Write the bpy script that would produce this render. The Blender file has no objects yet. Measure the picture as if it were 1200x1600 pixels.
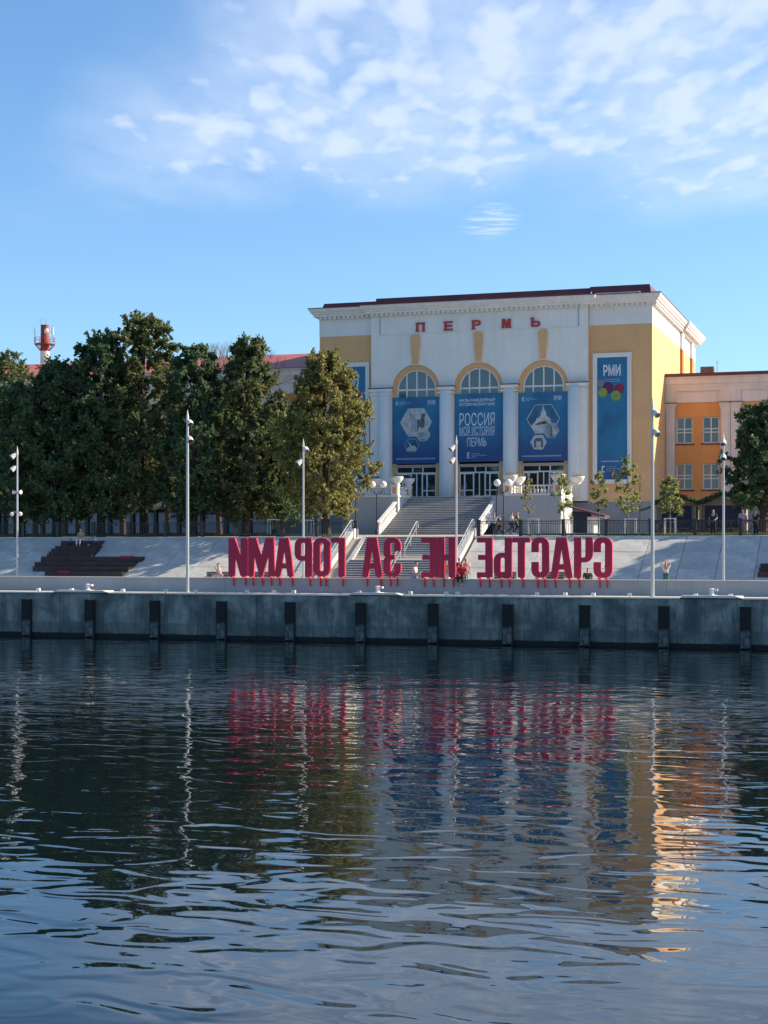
import bpy, bmesh, math, random
import numpy as np
from mathutils import Vector, Matrix
from mathutils.geometry import tessellate_polygon

# ------------------------------------------------------------------ camera, light, sky
SC = bpy.context.scene
COL = SC.collection
CAM_Z = 4.925
F = 2520.0
cam_d = bpy.data.cameras.new('camera'); cam = bpy.data.objects.new('camera', cam_d); COL.objects.link(cam)
cam.location = (0, 0, CAM_Z); cam.rotation_euler = (math.pi / 2, 0, 0)
cam_d.sensor_fit = 'VERTICAL'; cam_d.sensor_height = 36.0; cam_d.lens = F / 1600 * 36
cam_d.shift_y = 58 / 1600
cam_d.clip_start = 0.5; cam_d.clip_end = 9000
SC.camera = cam

TH = math.radians(17.74); CS, SN = math.cos(TH), math.sin(TH)
SUN_EL = math.radians(31.0)
SUN_AZ = math.radians(9.8)          # angle from +X, counter-clockwise
SUN_STRENGTH = 5.0
SKY_STRENGTH = 0.086
sun_dir = Vector((math.cos(SUN_EL) * math.cos(SUN_AZ), math.cos(SUN_EL) * math.sin(SUN_AZ), math.sin(SUN_EL)))
sl = bpy.data.lights.new('sun', 'SUN'); sl.energy = SUN_STRENGTH; sl.angle = math.radians(0.5); sl.color = (1.0, 0.86, 0.66)
so = bpy.data.objects.new('sun', sl); COL.objects.link(so)
so.rotation_euler = sun_dir.to_track_quat('Z', 'Y').to_euler(); so.location = (60, 0, 60)

SC.view_settings.view_transform = 'Standard'; SC.view_settings.look = 'None'
SC.view_settings.gamma = 1.0; SC.view_settings.exposure = 0.98; SC.view_settings.use_curve_mapping = False
SC.cycles.max_bounces = 6; SC.cycles.diffuse_bounces = 3; SC.cycles.glossy_bounces = 4; SC.cycles.transparent_max_bounces = 6
SC.cycles.use_denoising = True

W = bpy.data.worlds.new("World"); SC.world = W; W.use_nodes = True
def nd(nt, typ, **kw):
    n = nt.nodes.new(typ)
    for k, v in kw.items(): setattr(n, k, v)
    return n
def lk(nt, a, b): nt.links.new(a, b)
def mth(nt, op, a, b=None, c=None, clamp=False):
    n = nt.nodes.new('ShaderNodeMath'); n.operation = op; n.use_clamp = clamp
    for i, x in enumerate((a, b, c)):
        if x is None: continue
        if isinstance(x, (int, float)): n.inputs[i].default_value = x
        else: nt.links.new(x, n.inputs[i])
    return n.outputs[0]
def maprange(nt, v, a, b, c=0.0, d=1.0, smooth=True):
    n = nt.nodes.new('ShaderNodeMapRange')
    if smooth: n.interpolation_type = 'SMOOTHSTEP'
    nt.links.new(v, n.inputs['Value'])
    for nm, x in (('From Min', a), ('From Max', b), ('To Min', c), ('To Max', d)):
        if isinstance(x, (int, float)): n.inputs[nm].default_value = x
        else: nt.links.new(x, n.inputs[nm])
    return n.outputs['Result']
def mixc(nt, fac, a, b, typ='MIX'):
    n = nt.nodes.new('ShaderNodeMix'); n.data_type = 'RGBA'; n.blend_type = typ
    if isinstance(fac, (int, float)): n.inputs[0].default_value = fac
    else: nt.links.new(fac, n.inputs[0])
    for i, x in ((6, a), (7, b)):
        if isinstance(x, tuple): n.inputs[i].default_value = (*x[:3], 1)
        else: nt.links.new(x, n.inputs[i])
    return n.outputs[2]
def noise(nt, vec, scale, detail=4, rough=0.5, dist=0.0, dim='3D'):
    n = nt.nodes.new('ShaderNodeTexNoise'); n.noise_dimensions = dim
    n.inputs['Scale'].default_value = scale; n.inputs['Detail'].default_value = detail
    n.inputs['Roughness'].default_value = rough; n.inputs['Distortion'].default_value = dist
    if vec is not None: nt.links.new(vec, n.inputs['Vector'])
    return n.outputs[0]

def build_world():
    nt = W.node_tree; nt.nodes.clear()
    out = nd(nt, 'ShaderNodeOutputWorld'); bg = nd(nt, 'ShaderNodeBackground')
    bg.inputs['Strength'].default_value = SKY_STRENGTH
    lk(nt, bg.outputs[0], out.inputs[0])
    sky = nd(nt, 'ShaderNodeTexSky', sky_type='NISHITA', sun_disc=False)
    sky.sun_elevation = SUN_EL; sky.sun_rotation = math.pi / 2 - SUN_AZ
    sky.altitude = 100; sky.air_density = 1.0; sky.dust_density = 0.6; sky.ozone_density = 3.0
    tc = nd(nt, 'ShaderNodeTexCoord'); sp = nd(nt, 'ShaderNodeSeparateXYZ'); lk(nt, tc.outputs['Generated'], sp.inputs[0])
    zc = mth(nt, 'MAXIMUM', sp.outputs[2], 0.03)
    px = mth(nt, 'DIVIDE', sp.outputs[0], zc); py = mth(nt, 'DIVIDE', sp.outputs[1], zc)
    cb = nd(nt, 'ShaderNodeCombineXYZ'); lk(nt, px, cb.inputs[0]); lk(nt, py, cb.inputs[1])
    p = cb.outputs[0]
    qm = nd(nt, 'ShaderNodeMapping'); qm.inputs['Scale'].default_value = (1.0, 0.42, 1); lk(nt, p, qm.inputs[0]); q = qm.outputs[0]
    big = noise(nt, q, 1.6, 3, 0.5, 0.3)                 # shape of the sheet
    e1 = mth(nt, 'MULTIPLY_ADD', big, 1.7, -0.85)
    a = mth(nt, 'SUBTRACT', 4.75, mth(nt, 'SUBTRACT', py, e1))
    s1 = maprange(nt, a, -0.25, 1.0)
    b = mth(nt, 'ADD', mth(nt, 'ADD', px, mth(nt, 'MULTIPLY_ADD', py, 0.33, -0.60)), mth(nt, 'MULTIPLY', e1, 0.4))
    s2 = maprange(nt, b, -0.15, 0.35)
    cov = mth(nt, 'MULTIPLY', s1, s2)
    mot = noise(nt, q, 11.0, 2, 0.45, 0.12)
    fin = noise(nt, q, 4.0, 5, 0.6, 0.1)
    mm = mth(nt, 'ADD', mth(nt, 'MULTIPLY', mot, 0.66), mth(nt, 'MULTIPLY', fin, 0.34))
    lo = mth(nt, 'MULTIPLY_ADD', cov, -0.33, 0.62)
    hi = mth(nt, 'ADD', lo, 0.33)
    dens = maprange(nt, mm, lo, hi)
    dens = mth(nt, 'MULTIPLY', dens, maprange(nt, cov, 0.0, 0.45))
    veil = mth(nt, 'MULTIPLY', cov, mth(nt, 'MULTIPLY_ADD', fin, 1.2, -0.20))
    # a lone wisp under the sheet
    dx = mth(nt, 'SUBTRACT', px, 0.325); dy = mth(nt, 'SUBTRACT', py, 4.92)
    r2 = mth(nt, 'ADD', mth(nt, 'MULTIPLY', mth(nt, 'MULTIPLY', dx, dx), 90), mth(nt, 'MULTIPLY', mth(nt, 'MULTIPLY', dy, dy), 9))
    wm = nd(nt, 'ShaderNodeMapping'); wm.inputs['Scale'].default_value = (5, 12, 1); wm.inputs['Rotation'].default_value = (0, 0, 0.25); lk(nt, p, wm.inputs[0])
    wn = maprange(nt, noise(nt, wm.outputs[0], 1.6, 3, 0.55), 0.38, 0.66)
    wisp = mth(nt, 'MULTIPLY', mth(nt, 'MULTIPLY', maprange(nt, r2, 1.0, 0.0), wn), 0.55)
    f = mth(nt, 'MAXIMUM', mth(nt, 'MAXIMUM', mth(nt, 'MULTIPLY', dens, 0.70), veil), wisp, clamp=True)
    f = mth(nt, 'MULTIPLY', f, maprange(nt, sp.outputs[2], 0.02, 0.12))
    tint = mixc(nt, 1.0, sky.outputs[0], SKY_TINT, 'MULTIPLY')
    col = mixc(nt, f, tint, CLOUD_COL)
    lk(nt, col, bg.inputs['Color'])
SKY_TINT = (0.84, 1.05, 1.20)
CLOUD_COL = (5.3, 5.85, 6.9)
build_world()

# ------------------------------------------------------------------ site frame: u along the quay, v away from the river, z above the water
D0 = 85.0
KV = D0 * CS
def Wp(u, v, z=0.0): return Vector((u * CS + v * SN, D0 - u * SN + v * CS, z))
def P(x, y, V):                      # where a sight line meets the vertical plane v = V: (u, z)
    xp = (x - 600) / F
    Z = (V + KV) / (xp * SN + CS)
    return (xp * Z * CS - (Z - D0) * SN, CAM_Z + (858 - y) / F * Z)
def PU(x, V): return P(x, 858, V)[0]
def PZ(x, y, V): return P(x, y, V)[1]

# ------------------------------------------------------------------ materials
MATS = {}
def mat(name, col, rough=0.7, var=0.0, vscale=1.0, metal=0.0, bump=0.0, bscale=8.0, streak=0.0, spec=0.4, dirt=None):
    if name in MATS: return MATS[name]
    m = bpy.data.materials.new(name); m.use_nodes = True; nt = m.node_tree
    b = nt.nodes['Principled BSDF']; b.inputs['Roughness'].default_value = rough; b.inputs['Metallic'].default_value = metal
    b.inputs['Specular IOR Level'].default_value = spec
    tc = nd(nt, 'ShaderNodeTexCoord'); v = tc.outputs['Object']
    c = None
    if var > 0:
        n = noise(nt, v, vscale, 6, 0.6, 0.2)
        f = maprange(nt, n, 0.3, 0.7)
        c = mixc(nt, f, tuple(x * (1 - var) for x in col), tuple(min(1, x * (1 + var * 0.6)) for x in col))
    if streak > 0:
        mp = nd(nt, 'ShaderNodeMapping'); mp.inputs['Scale'].default_value = (1.5, 1.5, 0.12); lk(nt, v, mp.inputs[0])
        n2 = maprange(nt, noise(nt, mp.outputs[0], 1.6, 5, 0.6), 0.45, 0.75)
        c = mixc(nt, mth(nt, 'MULTIPLY', n2, streak), c if c is not None else col, dirt or tuple(x * 0.45 for x in col))
    if c is None: b.inputs['Base Color'].default_value = (*col, 1)
    else: lk(nt, c, b.inputs['Base Color'])
    if bump > 0:
        bn = nd(nt, 'ShaderNodeBump'); bn.inputs['Strength'].default_value = 1; bn.inputs['Distance'].default_value = bump
        lk(nt, noise(nt, v, bscale, 5, 0.6), bn.inputs['Height']); lk(nt, bn.outputs[0], b.inputs['Normal'])
    MATS[name] = m
    return m
WHITE = mat('white_plaster', (0.78, 0.76, 0.72), 0.85, 0.06, 0.35, bump=0.004, bscale=5, streak=0.22, dirt=(0.50, 0.49, 0.47))
TRIM = mat('white_trim', (0.78, 0.76, 0.73), 0.8, 0.07, 0.9, streak=0.3, dirt=(0.48, 0.46, 0.44))
OCHRE = mat('ochre_plaster', (0.72, 0.415, 0.20), 0.85, 0.07, 0.4, bump=0.004, bscale=5, streak=0.15, dirt=(0.50, 0.28, 0.13))
ORANGE = mat('orange_plaster', (0.72, 0.31, 0.10), 0.85, 0.08, 0.5, streak=0.15)
PINKISH = mat('cream_plaster', (0.74, 0.63, 0.56), 0.85, 0.08, 0.5, streak=0.3, dirt=(0.42, 0.35, 0.31))
PLINTH = mat('grey_plinth', (0.27, 0.28, 0.30), 0.85, 0.1, 0.6, streak=0.2)
ROOF = mat('dark_red_roof', (0.13, 0.035, 0.04), 0.5, 0.2, 0.8)
ROOFL = mat('red_sheet_roof', (0.42, 0.11, 0.08), 0.5, 0.15, 0.8)
GLASS = mat('window_glass', (0.035, 0.075, 0.10), 0.06, spec=0.9)
DGLASS = mat('door_glass', (0.012, 0.018, 0.022), 0.05, spec=0.8)
FRAME = mat('white_frame', (0.72, 0.72, 0.72), 0.5)
SLAB = mat('light_concrete_slab', (0.50, 0.485, 0.45), 0.85, 0.2, 0.7, bump=0.004, bscale=12, streak=0.25)
SLABB = mat('light_concrete_slab_worn', (0.46, 0.445, 0.415), 0.85, 0.2, 0.5, bump=0.004, bscale=12, streak=0.3)
PAVE = mat('beige_paving', (0.40, 0.35, 0.29), 0.85, 0.15, 0.6)
DECK = mat('deck_paving', (0.50, 0.47, 0.42), 0.8, 0.12, 0.6)
WALLG = mat('smooth_grey_concrete', (0.36, 0.37, 0.38), 0.8, 0.09, 0.5, streak=0.15)
STEP = mat('grey_granite', (0.24, 0.24, 0.245), 0.7, 0.2, 3.0)
RED = mat('crimson_paint', (0.50, 0.014, 0.058), 0.45, 0.06, 1.0)
REDL = mat('red_lettering', (0.45, 0.04, 0.035), 0.5)
IRON = mat('black_iron', (0.018, 0.022, 0.028), 0.45)
STEEL = mat('galvanised_steel', (0.45, 0.46, 0.46), 0.4, 0.06, 3, metal=0.3)
GREYM = mat('grey_metal', (0.35, 0.36, 0.37), 0.4, metal=0.6)
CORTEN = mat('brown_timber', (0.055, 0.033, 0.034), 0.7, 0.3, 3.0)
CORTENE = mat('timber_end', (0.22, 0.12, 0.07), 0.7, 0.2, 3.0)
RUBBER = mat('black_rubber', (0.008, 0.009, 0.011), 0.7, 0.3, 6)
SCUFF = mat('scuffed_timber', (0.10, 0.12, 0.12), 0.8, 0.8, 4)
GLOBE = mat('opal_globe', (0.85, 0.85, 0.83), 0.3)
WOODK = mat('kiosk_wood', (0.30, 0.22, 0.15), 0.75, 0.2, 3)
DARKK = mat('dark_shutter', (0.018, 0.022, 0.05), 0.6, 0.2, 2)
BARK = mat('bark', (0.055, 0.042, 0.034), 0.9, 0.3, 6, bump=0.02, bscale=10)
BARKL = mat('pale_bark', (0.22, 0.19, 0.16), 0.9, 0.3, 8)
PLANTER = mat('white_planter', (0.68, 0.66, 0.63), 0.8, 0.1, 2)
SOIL = mat('dark_soil', (0.04, 0.03, 0.02), 0.95)

def leaf_mat(name, c1, c2, c3, trans=0.35):
    m = bpy.data.materials.new(name); m.use_nodes = True; nt = m.node_tree; nt.nodes.clear()
    out = nd(nt, 'ShaderNodeOutputMaterial')
    g = nd(nt, 'ShaderNodeNewGeometry'); tc = nd(nt, 'ShaderNodeTexCoord')
    r = g.outputs['Random Per Island']
    base = mixc(nt, r, c1, c2)
    n = maprange(nt, noise(nt, tc.outputs['Object'], 0.55, 3, 0.6), 0.5, 0.72)
    rr = maprange(nt, r, 0.35, 0.9)
    base = mixc(nt, mth(nt, 'MULTIPLY', n, rr), base, c3)
    d = nd(nt, 'ShaderNodeBsdfPrincipled'); d.inputs['Roughness'].default_value = 0.55; d.inputs['Specular IOR Level'].default_value = 0.3
    t = nd(nt, 'ShaderNodeBsdfTranslucent'); mx = nd(nt, 'ShaderNodeMixShader'); mx.inputs[0].default_value = trans
    lk(nt, base, d.inputs['Base Color']); lk(nt, base, t.inputs['Color'])
    lk(nt, d.outputs[0], mx.inputs[1]); lk(nt, t.outputs[0], mx.inputs[2]); lk(nt, mx.outputs[0], out.inputs[0])
    return m
LEAF_D = leaf_mat('dark_green_leaves', (0.055, 0.11, 0.055), (0.13, 0.195, 0.09), (0.18, 0.17, 0.07), 0.4)
LEAF_M = leaf_mat('olive_green_leaves', (0.08, 0.12, 0.05), (0.19, 0.21, 0.085), (0.26, 0.19, 0.09), 0.42)
LEAF_O = leaf_mat('yellowing_leaves', (0.15, 0.17, 0.055), (0.34, 0.31, 0.11), (0.42, 0.24, 0.08), 0.45)
LEAF_Y = leaf_mat('young_autumn_leaves', (0.16, 0.20, 0.06), (0.38, 0.38, 0.14), (0.40, 0.22, 0.09), 0.5)
GRASSM = mat('lawn', (0.07, 0.11, 0.03), 0.9, 0.4, 5)

# ------------------------------------------------------------------ mesh builder
class Bag:
    def __init__(s): s.v = []; s.f = []; s.smooth = False
    def quad_grid(s, rings, closed=True, cap=True):
        n = len(rings[0]); b = len(s.v)
        for r in rings: s.v.extend(r)
        for i in range(len(rings) - 1):
            for j in range(n if closed else n - 1):
                k = (j + 1) % n
                s.f.append((b + i * n + j, b + i * n + k, b + (i + 1) * n + k, b + (i + 1) * n + j))
        if cap:
            s.f.append(tuple(b + j for j in range(n))[::-1])
            s.f.append(tuple(b + (len(rings) - 1) * n + j for j in range(n)))
    def box(s, a0, a1, b0, b1, c0, c1):
        s.quad_grid([[(a0, b0, c0), (a1, b0, c0), (a1, b1, c0), (a0, b1, c0)], [(a0, b0, c1), (a1, b0, c1), (a1, b1, c1), (a0, b1, c1)]])
        return s
    def hexa(s, lo, hi):
        s.quad_grid([lo, hi]); return s
    def tube(s, pts, rad, n=8):
        pts = [Vector(p) for p in pts]
        if not isinstance(rad, (list, tuple)): rad = [rad] * len(pts)
        rings = []; ref = Vector((0.31, 0.17, 0.93)); prev = None
        for i, p in enumerate(pts):
            t = (pts[min(i + 1, len(pts) - 1)] - pts[max(i - 1, 0)]).normalized()
            if prev is None:
                prev = t.cross(ref)
                if prev.length < 1e-3: prev = t.cross(Vector((1, 0, 0)))
            x = (prev - t * prev.dot(t)).normalized(); y = t.cross(x); prev = x
            rings.append([tuple(p + (x * math.cos(2 * math.pi * k / n) + y * math.sin(2 * math.pi * k / n)) * rad[i]) for k in range(n)])
        s.quad_grid(rings); return s
    def lathe(s, c, prof, n=12):
        rings = [[(c[0] + r * math.cos(2 * math.pi * k / n), c[1] + r * math.sin(2 * math.pi * k / n), c[2] + z) for k in range(n)] for r, z in prof]
        s.quad_grid(rings); return s
    def ball(s, c, r, n=12, sq=1.0):
        return s.lathe(c, [(max(1e-4, r * math.sin(math.pi * i / 8)), -r * sq * math.cos(math.pi * i / 8)) for i in range(9)], n)
    def plate(s, loops, v0, v1):          # loops in (u, z), first is the outline, the rest holes; extruded v0..v1
        allp = [p for l in loops for p in l]
        tris = tessellate_polygon([[Vector((p[0], p[1], 0)) for p in l] for l in loops])
        b = len(s.v); n = len(allp)
        s.v += [(p[0], v0, p[1]) for p in allp] + [(p[0], v1, p[1]) for p in allp]
        for t in tris:
            s.f.append((b + t[0], b + t[1], b + t[2])); s.f.append((b + n + t[2], b + n + t[1], b + n + t[0]))
        o = 0
        for l in loops:
            m = len(l)
            for i in range(m):
                j = (i + 1) % m
                s.f.append((b + o + i, b + o + j, b + n + o + j, b + n + o + i))
            o += m
        return s
    def ring(s, u0, u1, v0, v1, prof):    # a profile (out, z) carried round a rectangle
        rings = [[(u0 - o, v0 - o, z), (u1 + o, v0 - o, z), (u1 + o, v1 + o, z), (u0 - o, v1 + o, z)] for o, z in prof]
        s.quad_grid(rings); return s
    def mesh(s, name, m, origin=(0, 0, 0), normals=True):
        me = bpy.data.meshes.new(name)
        o = origin
        me.from_pydata([(p[0] - o[0], p[1] - o[1], p[2] - o[2]) for p in s.v], [], s.f)
        if normals:
            bm = bmesh.new(); bm.from_mesh(me); bmesh.ops.recalc_face_normals(bm, faces=bm.faces); bm.to_mesh(me); bm.free()
        if s.smooth: me.polygons.foreach_set('use_smooth', [True] * len(me.polygons))
        if m: me.materials.append(m)
        return me
    def part(s, name, m, parent, kind=None, label=None, at=None):
        """a child; coordinates are site (u, v, z) unless `at` gives a place for a locally modelled piece"""
        org = tuple(parent['_o']) if at is None else (0, 0, 0)
        ob = bpy.data.objects.new(name, s.mesh(name, m, org)); COL.objects.link(ob); ob.parent = parent
        if at is not None: ob.location = tuple(at[i] - parent['_o'][i] for i in range(3))
        ob['_o'] = list(parent['_o']) if at is None else list(at)
        if kind: ob['kind'] = kind
        if label: ob['label'] = label
        return ob
    def thing(s, name, m, origin, **kw):
        ob = bpy.data.objects.new(name, s.mesh(name, m, origin)); COL.objects.link(ob)
        place(ob, origin); props(ob, **kw); return ob
def place(ob, uvz, rz=0.0):
    ob.location = Wp(*uvz); ob.rotation_euler = (0, 0, -TH + rz); ob['_o'] = list(uvz)
def props(ob, label=None, cat=None, group=None, kind=None):
    if label: ob['label'] = label
    if cat: ob['category'] = cat
    if group: ob['group'] = group
    if kind: ob['kind'] = kind
    return ob
def root(name, uvz, rz=0.0, **kw):
    o = bpy.data.objects.new(name, None); COL.objects.link(o); o.empty_display_size = 0.3
    place(o, uvz, rz); return props(o, **kw)
def inst(src, parent, at, name=None):
    o = src.copy(); COL.objects.link(o); o.parent = parent
    o.location = tuple(at[i] - parent['_o'][i] for i in range(3)); return o
def copy_tree(o, parent=None):
    c = o.copy(); COL.objects.link(c)
    if parent: c.parent = parent
    for ch in [x for x in KIDS.get(o.name, [])]: copy_tree(ch, c)
    return c
KIDS = {}
def index_kids(o):
    KIDS[o.name] = list(o.children)
    for c in o.children: index_kids(c)
def arc(cx, cy, r, a0, a1, n=8, ry=None):
    ry = ry or r
    return [(cx + r * math.cos(math.radians(a0 + (a1 - a0) * i / n)), cy + ry * math.sin(math.radians(a0 + (a1 - a0) * i / n))) for i in range(n + 1)]
def rrect(x0, x1, y0, y1, r, n=5):
    return arc(x1 - r, y0 + r, r, -90, 0, n) + arc(x1 - r, y1 - r, r, 0, 90, n) + arc(x0 + r, y1 - r, r, 90, 180, n) + arc(x0 + r, y0 + r, r, 180, 270, n)
def rect(x0, x1, y0, y1): return [(x0, y0), (x1, y0), (x1, y1), (x0, y1)]

# ------------------------------------------------------------------ river and land
def water():
    m = bpy.data.materials.new('river_water'); m.use_nodes = True; nt = m.node_tree
    b = nt.nodes['Principled BSDF']; b.inputs['Base Color'].default_value = (0.004, 0.009, 0.012, 1)
    b.inputs['Roughness'].default_value = 0.015; b.inputs['IOR'].default_value = 1.56
    tc = nd(nt, 'ShaderNodeTexCoord')
    def layer(sx, sy, rot, scale, detail, amp, dist=0.0):
        mp = nd(nt, 'ShaderNodeMapping'); mp.inputs['Scale'].default_value = (sx, sy, 1); mp.inputs['Rotation'].default_value = (0, 0, rot)
        lk(nt, tc.outputs['Object'], mp.inputs[0])
        return mth(nt, 'MULTIPLY', noise(nt, mp.outputs[0], scale, detail, 0.45, dist, '2D'), amp)
    h = mth(nt, 'ADD', layer(0.60, 1.0, 0.08, 1.25, 1.0, WAVE_A, 0.7), layer(0.5, 1.0, -0.2, 3.4, 1.0, WAVE_B, 0.2))
    h = mth(nt, 'ADD', h, layer(0.7, 1.0, 0.3, 0.35, 1.0, WAVE_C))
    h = mth(nt, 'ADD', h, layer(0.6, 1.0, 0.0, 8.0, 2.0, WAVE_D))
    bn = nd(nt, 'ShaderNodeBump'); bn.inputs['Strength'].default_value = 1.0; bn.inputs['Distance'].default_value = 1.0
    lk(nt, h, bn.inputs['Height']); lk(nt, bn.outputs[0], b.inputs['Normal'])
    g = Bag(); g.v = [(-3000, -1500, 0), (3000, -1500, 0), (3000, 0.6, 0), (-3000, 0.6, 0)]; g.f = [(0, 1, 2, 3)]
    g.thing('river_water', m, (0, 0, 0), kind='structure')
WAVE_A, WAVE_B, WAVE_C, WAVE_D = 0.0205, 0.0014, 0.036, 0.0001
water()

DZ, WZ, TZ, LZ = 2.5, 3.325, 5.73, 9.28      # promenade, seat wall top, top of the slope, entrance landing
V_WALL, V_LOW, V_TOP, V_F = 3.0, 12.0, 18.0, 54.0
g = Bag()
def strip(g, rows, u0, u1):
    b = len(g.v)
    for v, z in rows: g.v += [(u0, v, z), (u1, v, z)]
    for i in range(len(rows) - 1): g.f.append((b + 2 * i, b + 2 * i + 1, b + 2 * i + 3, b + 2 * i + 2))
strip(g, [(0.5, -3), (0.5, 2.46), (V_LOW - 0.02, 2.74)], -3000, 3000)
strip(g, [(V_LOW - 0.02, 2.74), (V_TOP, TZ - 0.1), (38, 6.03), (70, 6.05), (5000, 6.2)], -3000, 3000)
g.thing('ground', PAVE, (0, 0, 0), kind='structure')
g = Bag(); g.box(-60, 40, 0.61, V_WALL, 2.3, DZ); g.thing('promenade', DECK, (0, 0, DZ), kind='structure')
g = Bag(); g.box(-60, 40, 3.6, V_LOW + 0.3, 2.5, 2.82); g.thing('upper_promenade', SLAB, (0, 3.6, 2.8), kind='structure')

# ------------------------------------------------------------------ quay wall
FX = [43, 142, 247, 348, 455, 563, 677, 792, 912, 1037, 1165]
fu = [PU(x, -0.1) for x in FX]
step = (fu[-1] - fu[0]) / 10
fu = [fu[0] + step * i for i in range(-2, 13)]
QUAY = bpy.data.materials.new('stained_quay_concrete'); QUAY.use_nodes = True
nt = QUAY.node_tree; b = nt.nodes['Principled BSDF']; b.inputs['Roughness'].default_value = 0.85
g_ = nd(nt, 'ShaderNodeNewGeometry'); pos = g_.outputs['Position']; sp = nd(nt, 'ShaderNodeSeparateXYZ'); lk(nt, pos, sp.inputs[0])
n1 = maprange(nt, noise(nt, pos, 0.55, 6, 0.62, 0.4), 0.35, 0.68)
mp = nd(nt, 'ShaderNodeMapping'); mp.inputs['Scale'].default_value = (1.2, 1.2, 0.16); lk(nt, pos, mp.inputs[0])
n2 = maprange(nt, noise(nt, mp.outputs[0], 1.1, 6, 0.65, 0.3), 0.42, 0.72)
n3 = maprange(nt, noise(nt, pos, 6.0, 6, 0.7), 0.3, 0.7)
c = mixc(nt, n1, (0.10, 0.125, 0.115), (0.36, 0.38, 0.35))
c = mixc(nt, mth(nt, 'MULTIPLY', n2, 0.75), c, (0.035, 0.055, 0.06))
c = mixc(nt, mth(nt, 'MULTIPLY', n3, 0.25), c, (0.06, 0.08, 0.08))
zz = mth(nt, 'ADD', sp.outputs[2], mth(nt, 'MULTIPLY', noise(nt, pos, 1.5, 4, 0.6), 0.35))
lowb = maprange(nt, zz, 1.10, 0.95); c = mixc(nt, mth(nt, 'MULTIPLY', lowb, 0.45), c, (0.06, 0.085, 0.08))
n5 = maprange(nt, noise(nt, mp.outputs[0], 3.1, 6, 0.7, 0.2), 0.58, 0.66); c = mixc(nt, mth(nt, 'MULTIPLY', n5, 0.55), c, (0.05, 0.055, 0.045))
n4 = maprange(nt, noise(nt, mp.outputs[0], 2.3, 7, 0.7, 0.5), 0.60, 0.68); c = mixc(nt, mth(nt, 'MULTIPLY', n4, 0.5), c, (0.36, 0.38, 0.35))
wet = maprange(nt, mth(nt, 'ADD', sp.outputs[2], mth(nt, 'MULTIPLY', noise(nt, pos, 2.5, 4, 0.6), 0.12)), 0.34, 0.26)
c = mixc(nt, wet, c, (0.008, 0.010, 0.012))
lk(nt, c, b.inputs['Base Color'])
bn = nd(nt, 'ShaderNodeBump'); bn.inputs['Distance'].default_value = 0.02; lk(nt, noise(nt, pos, 3.0, 7, 0.65), bn.inputs['Height']); lk(nt, bn.outputs[0], b.inputs['Normal'])
quay = root('quay_wall', (0, 0.2, 0), label='stained grey concrete quay wall rising straight out of the river', cat='wall')
rnd = random.Random(3)
pan_u = []
for i in range(len(fu) - 1):
    pan_u += [(fu[i] + 0.0, fu[i] + step * 0.5), (fu[i] + step * 0.5, fu[i] + step)]
for a, b2 in pan_u:
    off = rnd.uniform(0, 0.035)
    Bag().box(a + 0.005, b2 - 0.005, 0.0 - off, 0.45, -1.5, 2.45).part('panel', QUAY, quay)
Bag().box(pan_u[0][0], pan_u[-1][1], 0.08, 0.41, -1.5, 2.445).part('backing', QUAY, quay)
COPE = mat('pale_coping', (0.62, 0.58, 0.50), 0.8, 0.15, 1.5)
raised = [(PU(83, 0), PU(170, 0)), (PU(546, 0), PU(628, 0)), (PU(1062, 0), PU(1160, 0))]
edges = sorted([pan_u[0][0], pan_u[-1][1]] + [e for r in raised for e in r])
for i in range(len(edges) - 1):
    a, b2 = edges[i], edges[i + 1]; up = any(abs(a - r[0]) < 1e-6 for r in raised)
    n = max(1, round((b2 - a) / step))
    for k in range(n):
        x0 = a + (b2 - a) * k / n; x1 = a + (b2 - a) * (k + 1) / n
        dz = 0.10 if up else 0.0
        Bag().hexa([(x0 + .006, -0.09 - .05 * up, 2.445 + dz * .6), (x1 - .006, -0.09 - .05 * up, 2.445 + dz * .6), (x1 - .006, 0.6, 2.445), (x0 + .006, 0.6, 2.445)],
                   [(x0 + .006 + (0.25 if up and k == 0 else 0), -0.06 - .05 * up, 2.52 + dz), (x1 - .006 - (0.35 if up and k == n - 1 else 0), -0.06 - .05 * up, 2.52 + dz), (x1 - .006, 0.6, 2.515 + dz), (x0 + .006, 0.6, 2.515 + dz)]).part('coping', COPE, quay)
ORD = 'first second third fourth fifth sixth seventh eighth ninth tenth eleventh'.split()
for i, u in enumerate(fu[1:-1]):
    r = root('quay_fender', (u, 0, 0.2), label=('tall black fender on the quay wall, the %s seen from the left' % ORD[i - 1]) if 0 < i < 12 else 'tall black fender just beyond the %s edge of the picture' % ('left' if i == 0 else 'right'), cat='fender', group='fenders along the quay wall')
    Bag().box(u - .25, u + .25, -.34, -.03, 0.95, 2.08).part('rubber_pad', RUBBER, r)
    Bag().box(u - .23, u + .23, -.28, -.03, 0.05, 0.948).part('timber', SCUFF, r)
    for sx in (-1, 1): Bag().box(u + sx * .25 - .02, u + sx * .25 + .02, -.30, -.04, 0.0, 2.1).part('side_rail', IRON, r)
    Bag().box(u - .1 , u + .06, -.29, -.28, 0.35 + .05 * (i % 3), 0.85).part('scuff_plate', mat('scuff_grey', (0.10, 0.12, 0.13), 0.8, 0.4, 6), r)
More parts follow.
